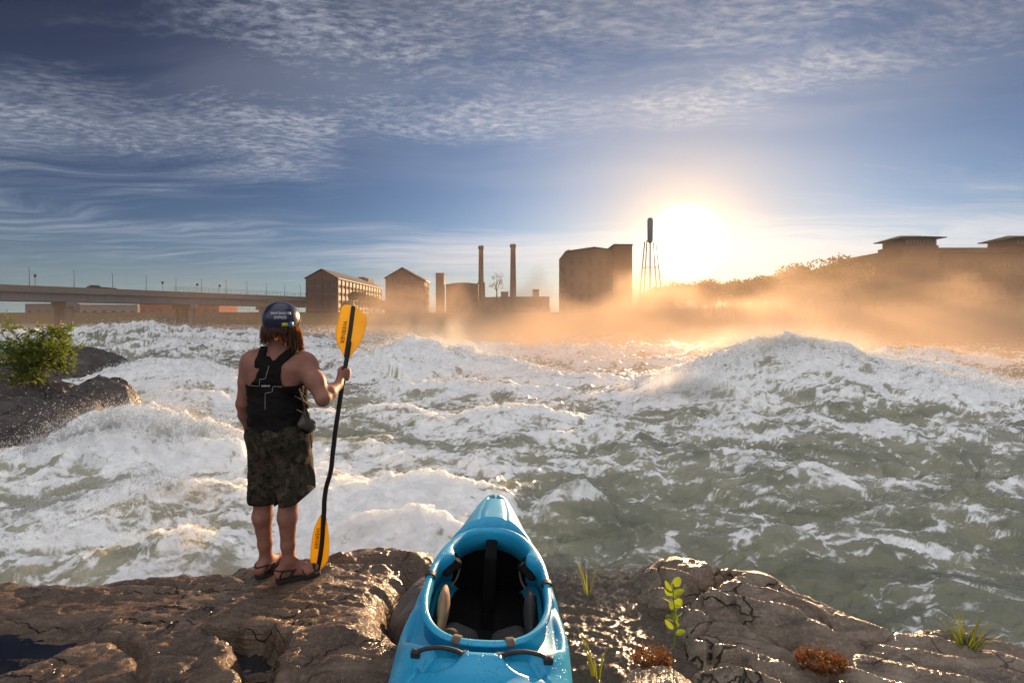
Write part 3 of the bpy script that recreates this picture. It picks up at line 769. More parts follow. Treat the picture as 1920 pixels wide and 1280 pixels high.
M_PAD = simple('tan_pad', (.34, .20, .12), .75, .2, 30, .3, 160)
M_PADG = simple('grey_pad', (.035, .032, .032), .8, .2, 30, .3, 160)
M_WEB = simple('webbing', (.16, .115, .08), .8, .2, 60, .4, 300)
M_BOLT = simple('bolt_steel', (.45, .43, .40), .3, .1, 10, metal=1)
KL = dict(y=[-1.25, -1.2, -1.1, -.9, -.5, -.2, .15, .45, .8, 1.0, 1.12, 1.19, 1.215],
          w=[.005, .06, .13, .25, .335, .350, .320, .258, .178, .128, .095, .055, .006],
          k=[.22, .18, .13, .055, .01, 0, 0, .02, .075, .125, .17, .22, .26],
          d=[.27, .285, .30, .33, .365, .385, .40, .405, .388, .368, .352, .330, .29])
ks = np.linspace(-1.25, 1.215, 560)
def ksm(a):
    v = np.interp(ks, KL['y'], a); pad = 24; g = np.exp(-(np.arange(-pad, pad+1)/10.0)**2); g /= g.sum()
    return np.convolve(np.pad(v, pad, 'edge'), g, 'valid')
kw, kk_, kd = ksm(KL['w']), ksm(KL['k']), ksm(KL['d'])
# cockpit outline (local x, y): round in front, flatter behind
def oval(grow=0.0, n=140):
    P_ = []
    for i in range(n):
        a = 2*math.pi*i/n; s, c = math.sin(a), math.cos(a)
        if s >= 0: e = 2.15; ly = .55; 
        else: e = 2.7; ly = .355
        wx = .254
        den = (abs(c/wx)**e+abs(s/ly)**e)**(1/e)
        x, y = c/den, s/den-.085
        l = math.hypot(x, y+.085); x += c*grow; y += s*grow
        P_.append((x, y))
    return np.array(P_)
OV = oval()
def deck_z(y): return np.interp(y, ks, kd)
na = 260
aa = np.linspace(0, 2*np.pi, na, endpoint=False)
KX = []; KY = []; KZ = []; UP = []; KQ = []
for i, y in enumerate(ks):
    w, k, dd = kw[i], kk_[i], kd[i]; s = k+(dd-k)*.55
    c, sn = np.cos(aa), np.sin(aa)
    x = w*np.sign(c)*np.abs(c)**.85
    q = np.abs(x/w)
    up = sn >= 0
    z = np.where(up, s+(dd-s)*np.clip(1-q**2.6, 0, 1)**.62, s-(s-k)*np.clip(1-q**3.2, 0, 1)**.5)
    KQ.append(1-sstep(.80, 1.0, q)); KX.append(x); KY.append(np.full(na, y)); KZ.append(z); UP.append(up)
KX, KY, KZ, UP, KQ = map(np.array, (KX, KY, KZ, UP, KQ))
dov = polydist(KX, KY, OV)
# trough round the coaming, opening into deeper pockets at the rear corners, a peak in front
wd = .050+.035*np.exp(-((KY+.20)/.16)**2)*(np.abs(KX) > .12)+.05*np.exp(-(((KY-.49)/.07)**2+(KX/.10)**2))
tr_ = (1-sstep(wd*.8, wd*1.25+.014, dov))
dep = .042+.022*np.exp(-((KY+.22)/.13)**2)
base_flat = deck_z(KY)
KZ2 = KZ.copy()
sh_ = .022*np.exp(-((dov-wd*1.4-.02)/.035)**2)*UP
KZ2 = np.where(UP, KZ+(sh_-tr_*dep)*KQ, KZ)
# notch across the shoulder beside the hips
nt_ = np.exp(-((KY+.02-.10*np.sign(-KX)*0)/.045)**2)*sstep(.25, .30, np.abs(KX))*UP
KZ2 = KZ2-.014*nt_
# dished handle recesses on the rear deck, and crease lines
HND = [(-.150, -.515, .085, .050), (.150, -.515, .085, .050)]
for hx, hy, ra, rb in HND:
    r2 = ((KX-hx)/ra)**2+((KY-hy)/rb)**2
    KZ2 = KZ2-.026*(1-sstep(.55, 1.1, r2))*UP
for sg in (-1, 1):
    cl = np.array([(sg*.075, .545), (sg*.075, .75), (sg*.055, 1.0), (sg*.04, 1.10)])
    dl = np.full(KX.shape, 1e9)
    for p, q in zip(cl[:-1], cl[1:]):
        e = q-p; tt = np.clip(((KX-p[0])*e[0]+(KY-p[1])*e[1])/(e@e), 0, 1); dl = np.minimum(dl, np.hypot(KX-p[0]-e[0]*tt, KY-p[1]-e[1]*tt))
    KZ2 = KZ2-.006*np.exp(-(dl/.012)**2)*UP
    cl = np.array([(sg*.11, -.44), (sg*.24, -.56), (sg*.27, -.75)])
    dl = np.full(KX.shape, 1e9)
    for p, q in zip(cl[:-1], cl[1:]):
        e = q-p; tt = np.clip(((KX-p[0])*e[0]+(KY-p[1])*e[1])/(e@e), 0, 1); dl = np.minimum(dl, np.hypot(KX-p[0]-e[0]*tt, KY-p[1]-e[1]*tt))
    KZ2 = KZ2-.007*np.exp(-(dl/.010)**2)*UP
# bow grab-loop dish
r2 = (KX/.052)**2+((KY-1.05)/.060)**2
KZ2 = KZ2-.034*(1-sstep(.6, 1.0, r2))*UP
kayak = empty('kayak', (-.128, 2.235, .475)); kayak.rotation_euler = (0, R(3.0), R(.2))
kf = grid_faces(len(ks), na, True)
inside = (dov < .004) & UP
ff = kf[~inside.ravel()[kf].all(1)]
hull = mesh_np('hull', np.stack([KX.ravel(), KY.ravel(), KZ2.ravel()], -1), ff, M_KAY, kayak)
so = hull.modifiers.new('solid', 'SOLIDIFY'); so.thickness = .006; so.offset = -1
def rimz(y): return deck_z(y)*.55+deck_z(0)*.45-.004
# coaming: swept profile (outward, up)
prof = [(-.005, -.105), (-.006, -.012), (-.003, .004), (.003, .010), (.013, .011), (.024, .007), (.028, .001), (.024, -.004), (.013, -.003), (.005, -.007), (.008, -.105)]
n_o = len(OV); nrm = []
for i in range(n_o):
    tn = OV[(i+1) % n_o]-OV[i-1]; nn_ = np.array([tn[1], -tn[0]]); nrm.append(nn_/np.linalg.norm(nn_))
nrm = np.array(nrm)
def brace(i):
    """inward widening of the coaming at the thigh braces"""
    x, y = OV[i]; return .048*math.exp(-((y-.175)/.052)**2)+.010*math.exp(-((y-.29)/.06)**2)
v = []
for i in range(n_o):
    for j, (o_, u_) in enumerate(prof):
        k = brace(i) if j in (1, 2, 3) else (brace(i)*.9 if j == 0 else 0)
        p = OV[i]+nrm[i]*(o_-k); v.append((p[0], p[1], rimz(OV[i][1])+u_-(.015 if j == 0 else 0)*k/.05))
mesh_np('coaming', v, grid_faces(n_o+1, len(prof), True) % len(v), M_KAY, kayak)
# thigh braces under the coaming
for sg in (-1, 1):
    Fd = Field((min(.11*sg, .22*sg)-.03, .03, .20), (max(.11*sg, .22*sg)+.03, .34, .40), .006)
    Fd.chain([(sg*.205, .10, .335), (sg*.175, .175, .345), (sg*.185, .26, .345)], [.020, .030, .018], .02, sc=(1, 1, .6))
    vv, f4 = Fd.mesh(); mesh_np('thigh_brace', vv, f4, M_FOAM, kayak)
    m = MB(); m.tube(spline([(sg*.165, .16, .375), (sg*.15, .17, .34), (sg*.16, .15, .29), (sg*.185, .13, .26)], 5), .009, 6, flat=.4); m.build('brace_strap', M_WEB, kayak, smooth=True)
# seat: pan, two cushions, hip pads, back band, foam pillar
m = MB()
m.box(-.19, .19, -.34, .06, .06, .10); m.box(-.21, .21, .063, .466, .045, .06)  # front box: black plate added over the blue floor in place of shade
for sg in (-1, 1): m.box(sg*.215-.012, sg*.215+.012, -.32, .02, .05, .30)
m.build('seat_and_shade_plate', M_FOAM, kayak, bevel=.008)
for sg in (-1, 1):
    Fd = Field((min(.02*sg, .20*sg)-.02, -.40, .04), (max(.02*sg, .20*sg)+.02, -.08, .30), .006)
    Fd.chain([(sg*.075, -.17, .20), (sg*.135, -.16, .215)], [.05, .05], .03, sc=(1, 1.2, .7))
    Fd.chain([(sg*.08, -.27, .235), (sg*.14, -.25, .25)], [.042, .045], .03, sc=(1, .8, 1))
    vv, f4 = Fd.mesh(); mesh_np('seat_cushion', vv, f4, M_PADG, kayak)
for sg, mt in ((-1, M_PAD), (1, M_PADG)):
    Fd = Field((sg*.19-.06, -.28, .12), (sg*.19+.06, .06, .40), .005)
    Fd.chain([(sg*.196, -.20, .22), (sg*.190, -.10, .30), (sg*.192, -.045, .315)], [.050, .045, .032], .03, sc=(.45, 1, 1.2))
    vv, f4 = Fd.mesh(); mesh_np('hip_pad', vv, f4, mt, kayak)
m = MB(); m.tube(spline([(-.20, -.22, .24), (-.15, -.33, .26), (0, -.375, .265), (.15, -.33, .26), (.20, -.22, .24)], 6), .05, 8, flat=.35, updir=(0, 0, 1)); 
bb_ = m.build('back_band', M_FOAM, kayak, smooth=True)
m = MB(); m.tube(spline([(-.17, -.38, .335), (-.06, -.40, .325), (.07, -.405, .322), (.16, -.385, .335)], 5), .005, 6); m.build('band_cord', M_WEB, kayak, smooth=True)
m = MB(); m.box(-.032, .032, .26, .95, .05, .345); m.box(-.045, .045, -.02, .40, .03, .06); m.box(-.22, .22, .47, .50, .05, .33); m.build('pillar_and_shade_wall', M_FOAM, kayak, bevel=.01)  # last box: black wall added so the cockpit front reads as deep shade
# straps round the coaming
def rim_strap(i, mt=M_WEB, w=.011):
    pts = [OV[i]+nrm[i]*o_ for o_, u_ in prof[1:9]]; z0 = rimz(OV[i][1])
    m = MB(); q = [(p[0], p[1], z0+u_+.0035) for p, (o_, u_) in zip(pts, prof[1:9])]
    q = [tuple(Vector(a)+Vector((nrm[i][0], nrm[i][1], 0))*(.004 if k > 3 else (-.004 if k < 2 else 0))) for k, a in enumerate(q)]
    m.tube(q, w, 6, flat=.22, updir=(0, 0, 1)) if False else m.tube(q, .0045, 6)
    tn = np.array([-nrm[i][1], nrm[i][0]])
    for s_ in (-1, -.5, .5, 1):
        m.tube([(a[0]+tn[0]*w*s_, a[1]+tn[1]*w*s_, a[2]) for a in q], .0045, 6)
    m.build('rim_strap', mt, kayak, smooth=True)
def near_i(x, y): return int(np.argmin(((OV-np.array([x, y]))**2).sum(1)))
rim_strap(near_i(-.23, -.03), M_RUB); rim_strap(near_i(.23, -.05), M_RUB); rim_strap(near_i(-.09, -.42)); rim_strap(near_i(.10, -.42))
# rear deck handles
for hx, hy, ra, rb in HND:
    z0 = float(np.interp(hy, ks, kd))+.004
    h = empty('deck_handle', (hx, hy, z0)); h.parent = kayak
    sl = -.02*(1 if hx > 0 else -1)
    m = MB(); m.tube(spline([(-.082, 0, .012-sl*.0), (-.05, .004, .022), (0, .006, .027), (.05, .004, .022), (.082, 0, .012)], 6), .0075, 10); m.build('grip', M_RUB, h, smooth=True)
    for s_ in (-1, 1):
        m = MB(); m.box(s_*.086-.017, s_*.086+.017, -.013, .013, -.006, .020); m.build('end_block', M_RUB, h, bevel=.005)
        m = MB(); m.tube([(s_*.088, 0, .019), (s_*.088, 0, .0235)], .006, 10); m.build('bolt', M_BOLT, h)
m = MB(); m.tube(spline([(0, .985, .352), (0, 1.02, .372), (0, 1.075, .368), (0, 1.115, .338)], 5), .0065, 8); m.build('bow_loop', simple('tan_cord', (.50, .38, .24), .7, .2, 80), kayak, smooth=True)
for sg in (-1, 1):
    m = MB(); m.tube([(sg*.262, -.155, .335), (sg*.262, -.155, .345)], .008, 10); m.build('deck_bolt', M_BOLT, kayak)
tag(kayak, 'bright blue whitewater kayak beached on the rocks with its empty cockpit facing up', 'kayak')
# ============================================================= paddler seen from behind
PY = 3.10
def J(px, py, Y): return P(px, py, Y)
pers = empty('person', (-1.47, 3.1, .40)); O = Vector(pers.location)
def Lc(v): return np.array(v)-np.array(O)
def mat_skin():
    m, t, b, out = newmat('skin')
    n = t.noise(t.coord(), 14, 4); c = t.ramp(n, [(.3, (.24, .105, .072)), (.7, (.34, .16, .11))])
    c = t.mix(t.m('MULTIPLY', t.ss(t.noise(t.coord(), 70, 4, .7), .5, .75), .35), c, (.17, .062, .045, 1))
    setp(t, b, col=c, rough=.58, spec=.3, sss=.12, normal=t.bump(t.m('ADD', t.noise(t.coord(), 160, 4, .7), t.m('MULTIPLY', t.noise(t.coord(), 26, 3), 1.2)), .25, .004))
    b.inputs['Subsurface Radius'].default_value = (.02, .008, .004); b.inputs['Subsurface Scale'].default_value = .5
    return m
M_SKIN = mat_skin()
def mat_camo():
    m, t, b, out = newmat('camo_cloth')
    co = t.coord()
    a = t.noise(co, 13, 4, .6, .8); bq = t.noise(t.coord('Object', (1, 1, 1.3), (0, 0, 1)), 19, 4, .6, .6); c_ = t.noise(t.coord('Object', (1.2, 1, .8), (1, 0, 0)), 16, 3, .6, .6)
    col = t.mix(t.ss(a, .50, .53), (.028, .025, .015, 1), (.052, .039, .024, 1))
    col = t.mix(t.ss(bq, .55, .575), col, (.012, .011, .008, 1)); col = t.mix(t.ss(c_, .60, .62), col, (.075, .062, .04, 1))
    w = t.n('ShaderNodeTexWave', {'Vector': co, 'Scale': 220.0})
    setp(t, b, col=col, rough=.85, spec=.2, normal=t.bump(t.m('ADD', t.m('MULTIPLY', t.noise(co, 12, 4, .6), 1.0), t.m('MULTIPLY', w.outputs[1], .05)), .5, .02))
    return m
M_CAMO = mat_camo()
M_VEST = simple('black_neoprene', (.009, .0075, .0075), .85, .3, 12, .35, 40, spec=.15)
M_PIPE = simple('grey_piping', (.32, .30, .28), .6, .05, 10)
M_HELM = None
def mat_helm():
    m, t, b, out = newmat('navy_shell')
    setp(t, b, col=t.ramp(t.noise(t.coord(), 30, 4, .7), [(.3, (.010, .014, .036)), (.7, (.018, .024, .058))]), rough=.28, spec=.5, coat=.3)
    return m
M_HELM = mat_helm()
M_HAIR = translucent('hair', (.035, .016, .008), (.10, .045, .018), (.46, .21, .06), .36, 60, .4)
# ---- joints
nk = J(524, 652, 3.10); hd = J(527, 606, 3.07)
sL = J(472, 680, 3.11); sR = J(574, 684, 3.07)
eL = J(456, 757, 3.10); wL = J(468, 806, 3.22); hL = J(486, 815, 3.29)
eR = J(606, 748, 2.97); wR = J(634, 722, 3.17)
hpL = J(500, 815, 3.12); hpR = J(548, 815, 3.08)
kL = J(495, 925, 3.10); kR = J(541, 925, 3.06); aL = J(499, 1048, 3.15); aR = J(541, 1050, 3.08)
ZR = .40
def torso(Fd, grow=0, arms=False):
    a = lambda p: Lc(p)
    ch = J(522, 705, 3.10); wa = J(522, 765, 3.10); pl = J(523, 806, 3.10)
    Fd.seg(a(ch)+[-.055, 0, .015], a(ch)+[.055, 0, .015], .128, k=.05, sc=(1, .86, 1.05), grow=grow)
    Fd.seg(a(ch)+[0, 0, 0], a(wa), .158, .150, k=.05, sc=(1, .72, 1), grow=grow)
    Fd.seg(a(wa), a(pl)+[0, -.015, -.02], .155, .165, k=.05, sc=(1, .80, 1), grow=grow)
    # shoulder girdle, trapezius
    Fd.seg(a(sL)+[.02, .0, .01], a(sR)+[-.02, .0, .01], .062, k=.05, sc=(1, 1, 1), grow=grow)
    Fd.seg(a(nk)+[-.02, 0, -.01], a(sL)+[.02, 0, .025], .052, .040, k=.05, grow=grow); Fd.seg(a(nk)+[.02, 0, -.01], a(sR)+[-.02, 0, .025], .052, .040, k=.05, grow=grow)
    for q, sg in ((sL, 1), (sR, -1)): Fd.seg(a(q)+[sg*.06, -.055, -.03], a(q)+[sg*.075, -.06, -.12], .055, .045, k=.05, grow=grow)   # shoulder blades
    return Fd
body = Field((-.40, -.34, -.02), (.42, .42, 1.86), .0072)
torso(body)
body.seg(Lc(nk)+[0, 0, -.03], Lc(hd)+[0, -.01, -.02], .064, .058, .03)
# head: skull, jaw, nose, ears (turned a little to the right)
hh_ = Lc(hd); fd_ = np.array([math.sin(R(22)), math.cos(R(22)), 0]); fr = np.array([fd_[1], -fd_[0], 0])
body.seg(hh_+[0, 0, .015], hh_+fd_*.03+[0, 0, .02], .088, .084, .03); body.seg(hh_+fd_*.05+[0, 0, -.05], hh_+fd_*.06+[0, 0, -.085], .056, .040, .03)
body.seg(hh_+fd_*.105+[0, 0, .005], hh_+fd_*.128+[0, 0, -.03], .012, .016, .012)
body.seg(hh_+fd_*.100+fr*.022+[0, 0, -.070], hh_+fd_*.100-fr*.022+[0, 0, -.070], .010, k=.008)
for s in (-1, 1):
    body.seg(hh_+fr*s*.090+[0, 0, .005], hh_+fr*s*.093+[0, 0, -.03], .017, .012, .01, sc=(.5, 1, 1))
    body.seg(hh_+fd_*.085+fr*s*.034+[0, 0, .022], hh_+fd_*.087+fr*s*.036+[0, 0, .022], .013, k=.006)
# arms
body.seg(Lc(sL)+[.0, 0, .0], Lc(sL)+[-.012, 0, -.06], .064, .058, .04)
body.chain([Lc(sL)+[-.008, 0, -.03], Lc(sL)*.55+Lc(eL)*.45, Lc(eL)], [.056, .052, .041], .03)
body.chain([Lc(eL), Lc(eL)*.6+Lc(wL)*.4, Lc(wL)], [.041, .044, .029], .02)
body.seg(Lc(sR)+[.0, 0, .0], Lc(sR)+[.02, -.01, -.05], .068, .062, .04)
mid = Lc(sR)*.5+Lc(eR)*.5
body.chain([Lc(sR)+[.012, -.008, -.02], mid+[.006, 0, 0], Lc(eR)], [.060, .056, .043], .03)
body.chain([Lc(eR), Lc(eR)*.65+Lc(wR)*.35+[0, 0, .004], Lc(wR)], [.043, .046, .029], .02)
# right hand round the shaft
PT = J(661, 574, 3.40); PH = J(645, 702, 3.29)
hp = Lc(PH); ax = np.array((J(652, 660, 3.31)-J(641, 745, 3.27)).normalized())     # shaft direction (up)
fw = Lc(PH)-Lc(wR); fw = fw-ax*(fw@ax); fw /= np.linalg.norm(fw); rt_ = np.cross(fw, ax)        # away from wrist / to the right
body.seg(Lc(wR), hp-fw*.038-rt_*.006, .027, .028, .02)
for i, (off, ln) in enumerate(((.032, 1.0), (.011, 1.08), (-.010, 1.03), (-.030, .85))):
    c0 = hp+ax*off
    kn = c0-fw*.022+rt_*.034*ln*.95
    pts = [c0-fw*.046+rt_*.012, kn, c0+fw*.016+rt_*.030*ln, c0+fw*.030-rt_*.002, c0+fw*.014-rt_*.026*ln]
    body.chain(pts, [.0125, .0118, .0105, .0098, .0085], .006)
body.chain([hp-fw*.040-rt_*.018+ax*.010, hp-fw*.014-rt_*.030+ax*.030, hp+fw*.014-rt_*.024+ax*.046, hp+fw*.030-rt_*.008+ax*.050], [.016, .0135, .0115, .0095], .008)
# left hand resting on the front of the belt
hl = Lc(hL)
body.seg(Lc(wL), hl, .027, .026, .02, sc=(1, 1, 1))
for i, o_ in enumerate((.026, .009, -.008, -.024)):
    body.chain([hl+[.01, .02, o_], hl+[.045, .045, o_*1.1-.005], hl+[.075, .040, o_*1.15-.012], hl+[.092, .022, o_*1.15-.014]], [.0115, .0105, .0095, .0085], .006)
body.chain([hl+[.0, -.01, .02], hl+[.03, .01, .048], hl+[.06, .03, .050]], [.014, .012, .010], .008)
# legs
for hpt, kn, an, s in ((hpL, kL, aL, -1), (hpR, kR, aR, 1)):
    body.seg(Lc(hpt), Lc(kn), .092, .060, .03)
    calf = Lc(kn)*.68+Lc(an)*.32+np.array([.004*s, -.022, 0])
    body.chain([Lc(kn), calf, Lc(kn)*.25+Lc(an)*.75+np.array([0, -.008, 0]), Lc(an)], [.058, .057, .040, .036], .025)
    body.seg(Lc(kn)+[0, .02, .01], Lc(kn)+[0, .02, -.04], .045, .036, .03)
def foot(Fd, an, d, s):
    d = np.array(d, float); d /= np.linalg.norm(d); sd_ = np.array([d[1], -d[0], 0]); a = Lc(an); z = .030
    heel = np.array([a[0], a[1], z+.014])-d*.045; ball = np.array([a[0], a[1], z])+d*.115
    Fd.seg(a, heel, .037, .033, .03); Fd.seg(heel, ball+[0, 0, -.002], .033, .028, .03, sc=(1, 1, 1)); Fd.seg(a+[0, 0, -.01], ball+d*-.02+[0, 0, .016], .035, .028, .03)
    Fd.seg(ball+sd_*.028, ball-sd_*.028, .024, .024, .03)
    for i, (o_, l_, r_) in enumerate(((-.036, .058, .0135), (-.014, .056, .0105), (.004, .050, .010), (.021, .042, .0095), (.036, .032, .009))):
        q = ball+sd_*o_*s*-1*-1; Fd.chain([q+d*.01, q+d*(l_*.6)+[0, 0, .004], q+d*l_+[0, 0, -.006]], [r_*1.15, r_, r_*.9], .008)
    return heel, ball, d, sd_
body.d = np.minimum(body.d, 1)
fL = foot(body, aL, (.30, .95, 0), 1); fR = foot(body, aR, (.93, .42, 0), 1)
bv, bf = body.mesh(); bv = relax(bv, bf, 2, .4)
skin = mesh_np('body', bv, bf, M_SKIN, pers)
body_tree = BVHTree.FromPolygons([tuple(q) for q in bv], [tuple(int(i) for i in q) for q in bf])
# ---- vest: torso grown a little, kept inside a racer-back outline
vf = Field((-.30, -.30, .80), (.30, .30, 1.48), .0068); torso(vf, .013)
def loc2(px, py, Y=2.98): q = Lc(J(px, py, Y)); return (q[0], q[2])
xx, yy_, zz2 = vf.p[..., 0], vf.p[..., 1], vf.p[..., 2]
wav = (.007*pn(xx*10+yy_*6, zz2*24, 901)+.005*pn(xx*26+yy_*20, zz2*36, 902)).astype(np.float32)
zt = loc2(0, 723)[1]; zb_ = loc2(0, 818)[1]
lower = np.maximum(zz2-zt, zb_-zz2)
panel = polydist(xx.ravel(), zz2.ravel(), [loc2(465, 724), loc2(478, 712), loc2(487, 692), loc2(490, 668), loc2(500, 668), loc2(508, 676), loc2(517, 676), loc2(528, 690), loc2(527, 708), loc2(532, 724)]).reshape(xx.shape)
strL = polydist(xx.ravel(), zz2.ravel(), [loc2(476, 690), loc2(475, 640), loc2(494, 635), loc2(491, 690)]).reshape(xx.shape)
strR = polydist(xx.ravel(), zz2.ravel(), [loc2(505, 684), loc2(547, 638), loc2(566, 643), loc2(520, 694)]).reshape(xx.shape)
reg = np.minimum(np.minimum(lower, panel), np.minimum(strL, strR))
vf.d = np.maximum(vf.d+wav-.001, reg).astype(np.float32)
vv, f4 = vf.mesh(); vv = relax(vv, f4, 2, .45)
vest = mesh_np('vest', vv, f4, M_VEST, pers)
vt = BVHTree.FromPolygons([tuple(q) for q in vv], [tuple(int(i) for i in q) for q in f4])
cl_ = Vector(camo.location)-O
def onto(tree, px, py, lift=.002):
    d = (P(px, py, 3.0)-Vector(camo.location)).normalized(); h = tree.ray_cast(cl_, d)
    return (h[0]-d*lift) if h[0] else None
def piping(name, pts, r, parent, mat, step=4):
    q = []
    for (a, b), (c, d) in zip(pts[:-1], pts[1:]):
        n = max(2, int(math.hypot(c-a, d-b)/step))
        for k in range(n):
            h = onto(vt, a+(c-a)*k/n, b+(d-b)*k/n)
            if h is not None: q.append(h)
    h = onto(vt, *pts[-1]); 
    if h is not None: q.append(h)
    m = MB(); m.tube(q, r, 6); return m.build(name, mat, parent, smooth=True)
piping('piping', [(504, 686), (498, 708), (497, 710), (487, 711), (486, 724), (466, 722)], .0018, vest, M_PIPE)
piping('piping', [(529, 725), (512, 724), (510, 735), (497, 737), (497, 768)], .0016, vest, M_PIPE)
m = MB()
for px in (491, 493.4, 495.8, 498.2, 500.6, 503, 505.2):
    a = onto(vt, px, 722.0, .003); b = onto(vt, px, 724.8, .003)
    if a is not None and b is not None: m.bar(a, b, .0045, .002)
m.build('chest_logo', simple('white_print', (.6, .58, .56), .7, .05), vest)
# ---- shorts
sf = Field((-.33, -.30, .38), (.36, .30, .98), .0072)
a0 = Lc(J(525, 806, 3.10))
torso(sf, .010); sf.d = np.maximum(sf.d, sf.p[..., 2]-(a0[2]+.03)).astype(np.float32)
sf.seg(a0+[-.045, 0, -.04], a0+[.045, 0, -.04], .150, k=.05, sc=(1, .98, 1))
hmL = Lc(J(499, 938, 3.10)); hmR = Lc(J(553, 930, 3.06))
sf.seg(a0+[-.075, 0, -.06], hmL+[-.004, 0, -.06], .118, .104, .025); sf.seg(a0+[.070, 0, -.06], hmR+[.006, 0, -.06], .120, .122, .025)
xx, yy_, zz2 = sf.p[..., 0], sf.p[..., 1], sf.p[..., 2]
wr = (.010*ridged(xx*9+zz2*3, zz2*5+yy_*4, 3, 911)-.006+.006*pn(xx*22+yy_*9, zz2*16, 912)).astype(np.float32)
hemz = np.where(xx < Lc(J(523, 900, 3.08))[0], loc2(0, 941, 3.08)[1], np.interp(xx, [Lc(J(523, 0, 3.05))[0], Lc(J(565, 0, 3.05))[0], Lc(J(600, 0, 3.05))[0]], [loc2(0, 944, 3.05)[1], loc2(0, 937, 3.05)[1], loc2(0, 905, 3.05)[1]]))
sf.d = np.maximum(sf.d+wr, hemz-zz2).astype(np.float32)
xc_ = Lc(J(523, 930, 3.0))[0]; sl_h = loc2(0, 944, 3.05)[1]
slit = np.abs(xx-xc_+.15*(zz2-sl_h))-.020*np.clip(1-(zz2-sl_h)/.10, 0, 1)-.0005
sf.d = np.maximum(sf.d, np.where(zz2 < sl_h+.10, -slit, -1)).astype(np.float32)
vv, f4 = sf.mesh(); vv = relax(vv, f4, 1, .4); mesh_np('shorts', vv, f4, M_CAMO, pers)
# ---- rolled jacket and straps at the right hip
rf = Field((.05, -.18, .78), (.30, .26, 1.18), .0065)
def hp2(px, py, Y): return Lc(J(px, py, Y))
rf.chain([hp2(566, 795, 2.98), hp2(580, 797, 3.04), hp2(584, 800, 3.14)], [.028, .036, .034], .02)
rf.chain([hp2(574, 770, 3.02), hp2(572, 785, 3.0), hp2(580, 800, 3.04)], [.018, .024, .022], .02)
wr = (.005*ridged(rf.p[..., 0]*30, rf.p[..., 2]*22+rf.p[..., 1]*18, 3, 921)).astype(np.float32); rf.d = rf.d+wr-.002
vv, f4 = rf.mesh(); mesh_np('rolled_jacket', vv, f4, simple('olive_nylon', (.07, .06, .05), .45, .3, 20, .4, 30), pers)
m = MB()
for pts in ([(560, 728, 3.0), (566, 745, 2.97), (572, 765, 2.97), (580, 785, 3.0)], [(552, 742, 2.955), (566, 750, 2.97), (576, 756, 3.02)], [(556, 768, 2.95), (568, 775, 2.965), (576, 790, 2.99)], [(563, 735, 2.99), (574, 748, 3.02), (570, 762, 2.99)], [(573, 815, 3.0), (576, 835, 3.0), (577, 850, 3.01)], [(582, 815, 3.03), (585, 840, 3.03)]):
    m.tube([Lc(q) for q in [J(*p) for p in spline(pts, 4)]], .006, 6, flat=.6)
m.build('strap', simple('dark_webbing', (.05, .04, .032), .8, .2, 60), pers, smooth=True)
# ---- helmet, lettering, hair
he = empty('helmet'); he.parent = pers
hc = hh_+np.array([.002, -.002, .028])
Fh = Field(hc-[.16, .17, .12], hc+[.16, .17, .16], .0055)
p = Fh.p-hc.astype(np.float32)
rx, ry, rz = .108, .124, .112
dd = (np.sqrt((p[..., 0]/rx)**2+(p[..., 1]/ry)**2+(np.where(p[..., 2] > 0, p[..., 2]/rz, p[..., 2]/.17))**2)-1)*.105
fwd = p[..., 0]*fd_[0]+p[..., 1]*fd_[1]
cut = -.070+.085*sstep(.01, .10, fwd)          # higher brow in front, low at the nape
Fh.d = np.maximum(dd, cut-p[..., 2]).astype(np.float32)
vv, f4 = Fh.mesh(); vv = relax(vv, f4, 3, .5); sh = mesh_np('shell', vv, f4, M_HELM, he)
ht = BVHTree.FromPolygons([tuple(q) for q in vv], [tuple(int(i) for i in q) for q in f4])
m = MB(); ring = []
for k in range(49):
    a = 2*math.pi*k/48; c, s = math.cos(a), math.sin(a); fq = c*.10*fd_[0]+s*.12*fd_[1]
    zc_ = -.068+.085*float(sstep(.01, .10, np.array(fq)))
    kx = math.sqrt(max(.05, 1-(zc_/(.112 if zc_ > 0 else .17))**2)); ring.append((hc[0]+c*rx*kx*1.005, hc[1]+s*ry*kx*1.005, hc[2]+zc_))
m.tube(ring, .0045, 6, cap=False); m.build('rim', M_RUB, he, smooth=True)
def lettering(name, txt, size, tree, place, parent, mat, spacing=1.0, bold=.0, thick=.0012):
    """flat type laid onto a surface: place(u, v) gives a point on it"""
    cu = bpy.data.curves.new(name, 'FONT'); cu.body = txt; cu.size = size; cu.align_x = 'CENTER'; cu.align_y = 'CENTER'; cu.offset = bold; cu.space_character = spacing
    cu.resolution_u = 3
    ob = bpy.data.objects.new(name, cu); COL.objects.link(ob)
    me = bpy.data.meshes.new_from_object(ob.evaluated_get(bpy.context.evaluated_depsgraph_get()))
    bpy.data.objects.remove(ob); 
    for vtx in me.vertices: vtx.co = place(vtx.co.x, vtx.co.y)
    me.materials.clear(); me.materials.append(mat); o = bpy.data.objects.new(name, me); COL.objects.link(o); o.parent = parent
    s_ = o.modifiers.new('s', 'SOLIDIFY'); s_.thickness = thick; s_.offset = 0
    return o
M_WHITE = simple('white_print2', (.62, .64, .70), .5, .05)
def onhelm(u, v, cx, cyy):
    r = onto(ht, cx+u, cyy-v, .0015); return r if r is not None else Vector((hc[0], hc[1]-.13, hc[2]))
lettering('lettering', 'WHITEWATER', 6.6, ht, lambda u, v: onhelm(u, v, 526.5, 587.6), he, M_WHITE, .86, .10)
lettering('lettering', 'EXPRESS', 7.2, ht, lambda u, v: onhelm(u, v, 525.5, 595.5), he, M_WHITE, .86, .10)
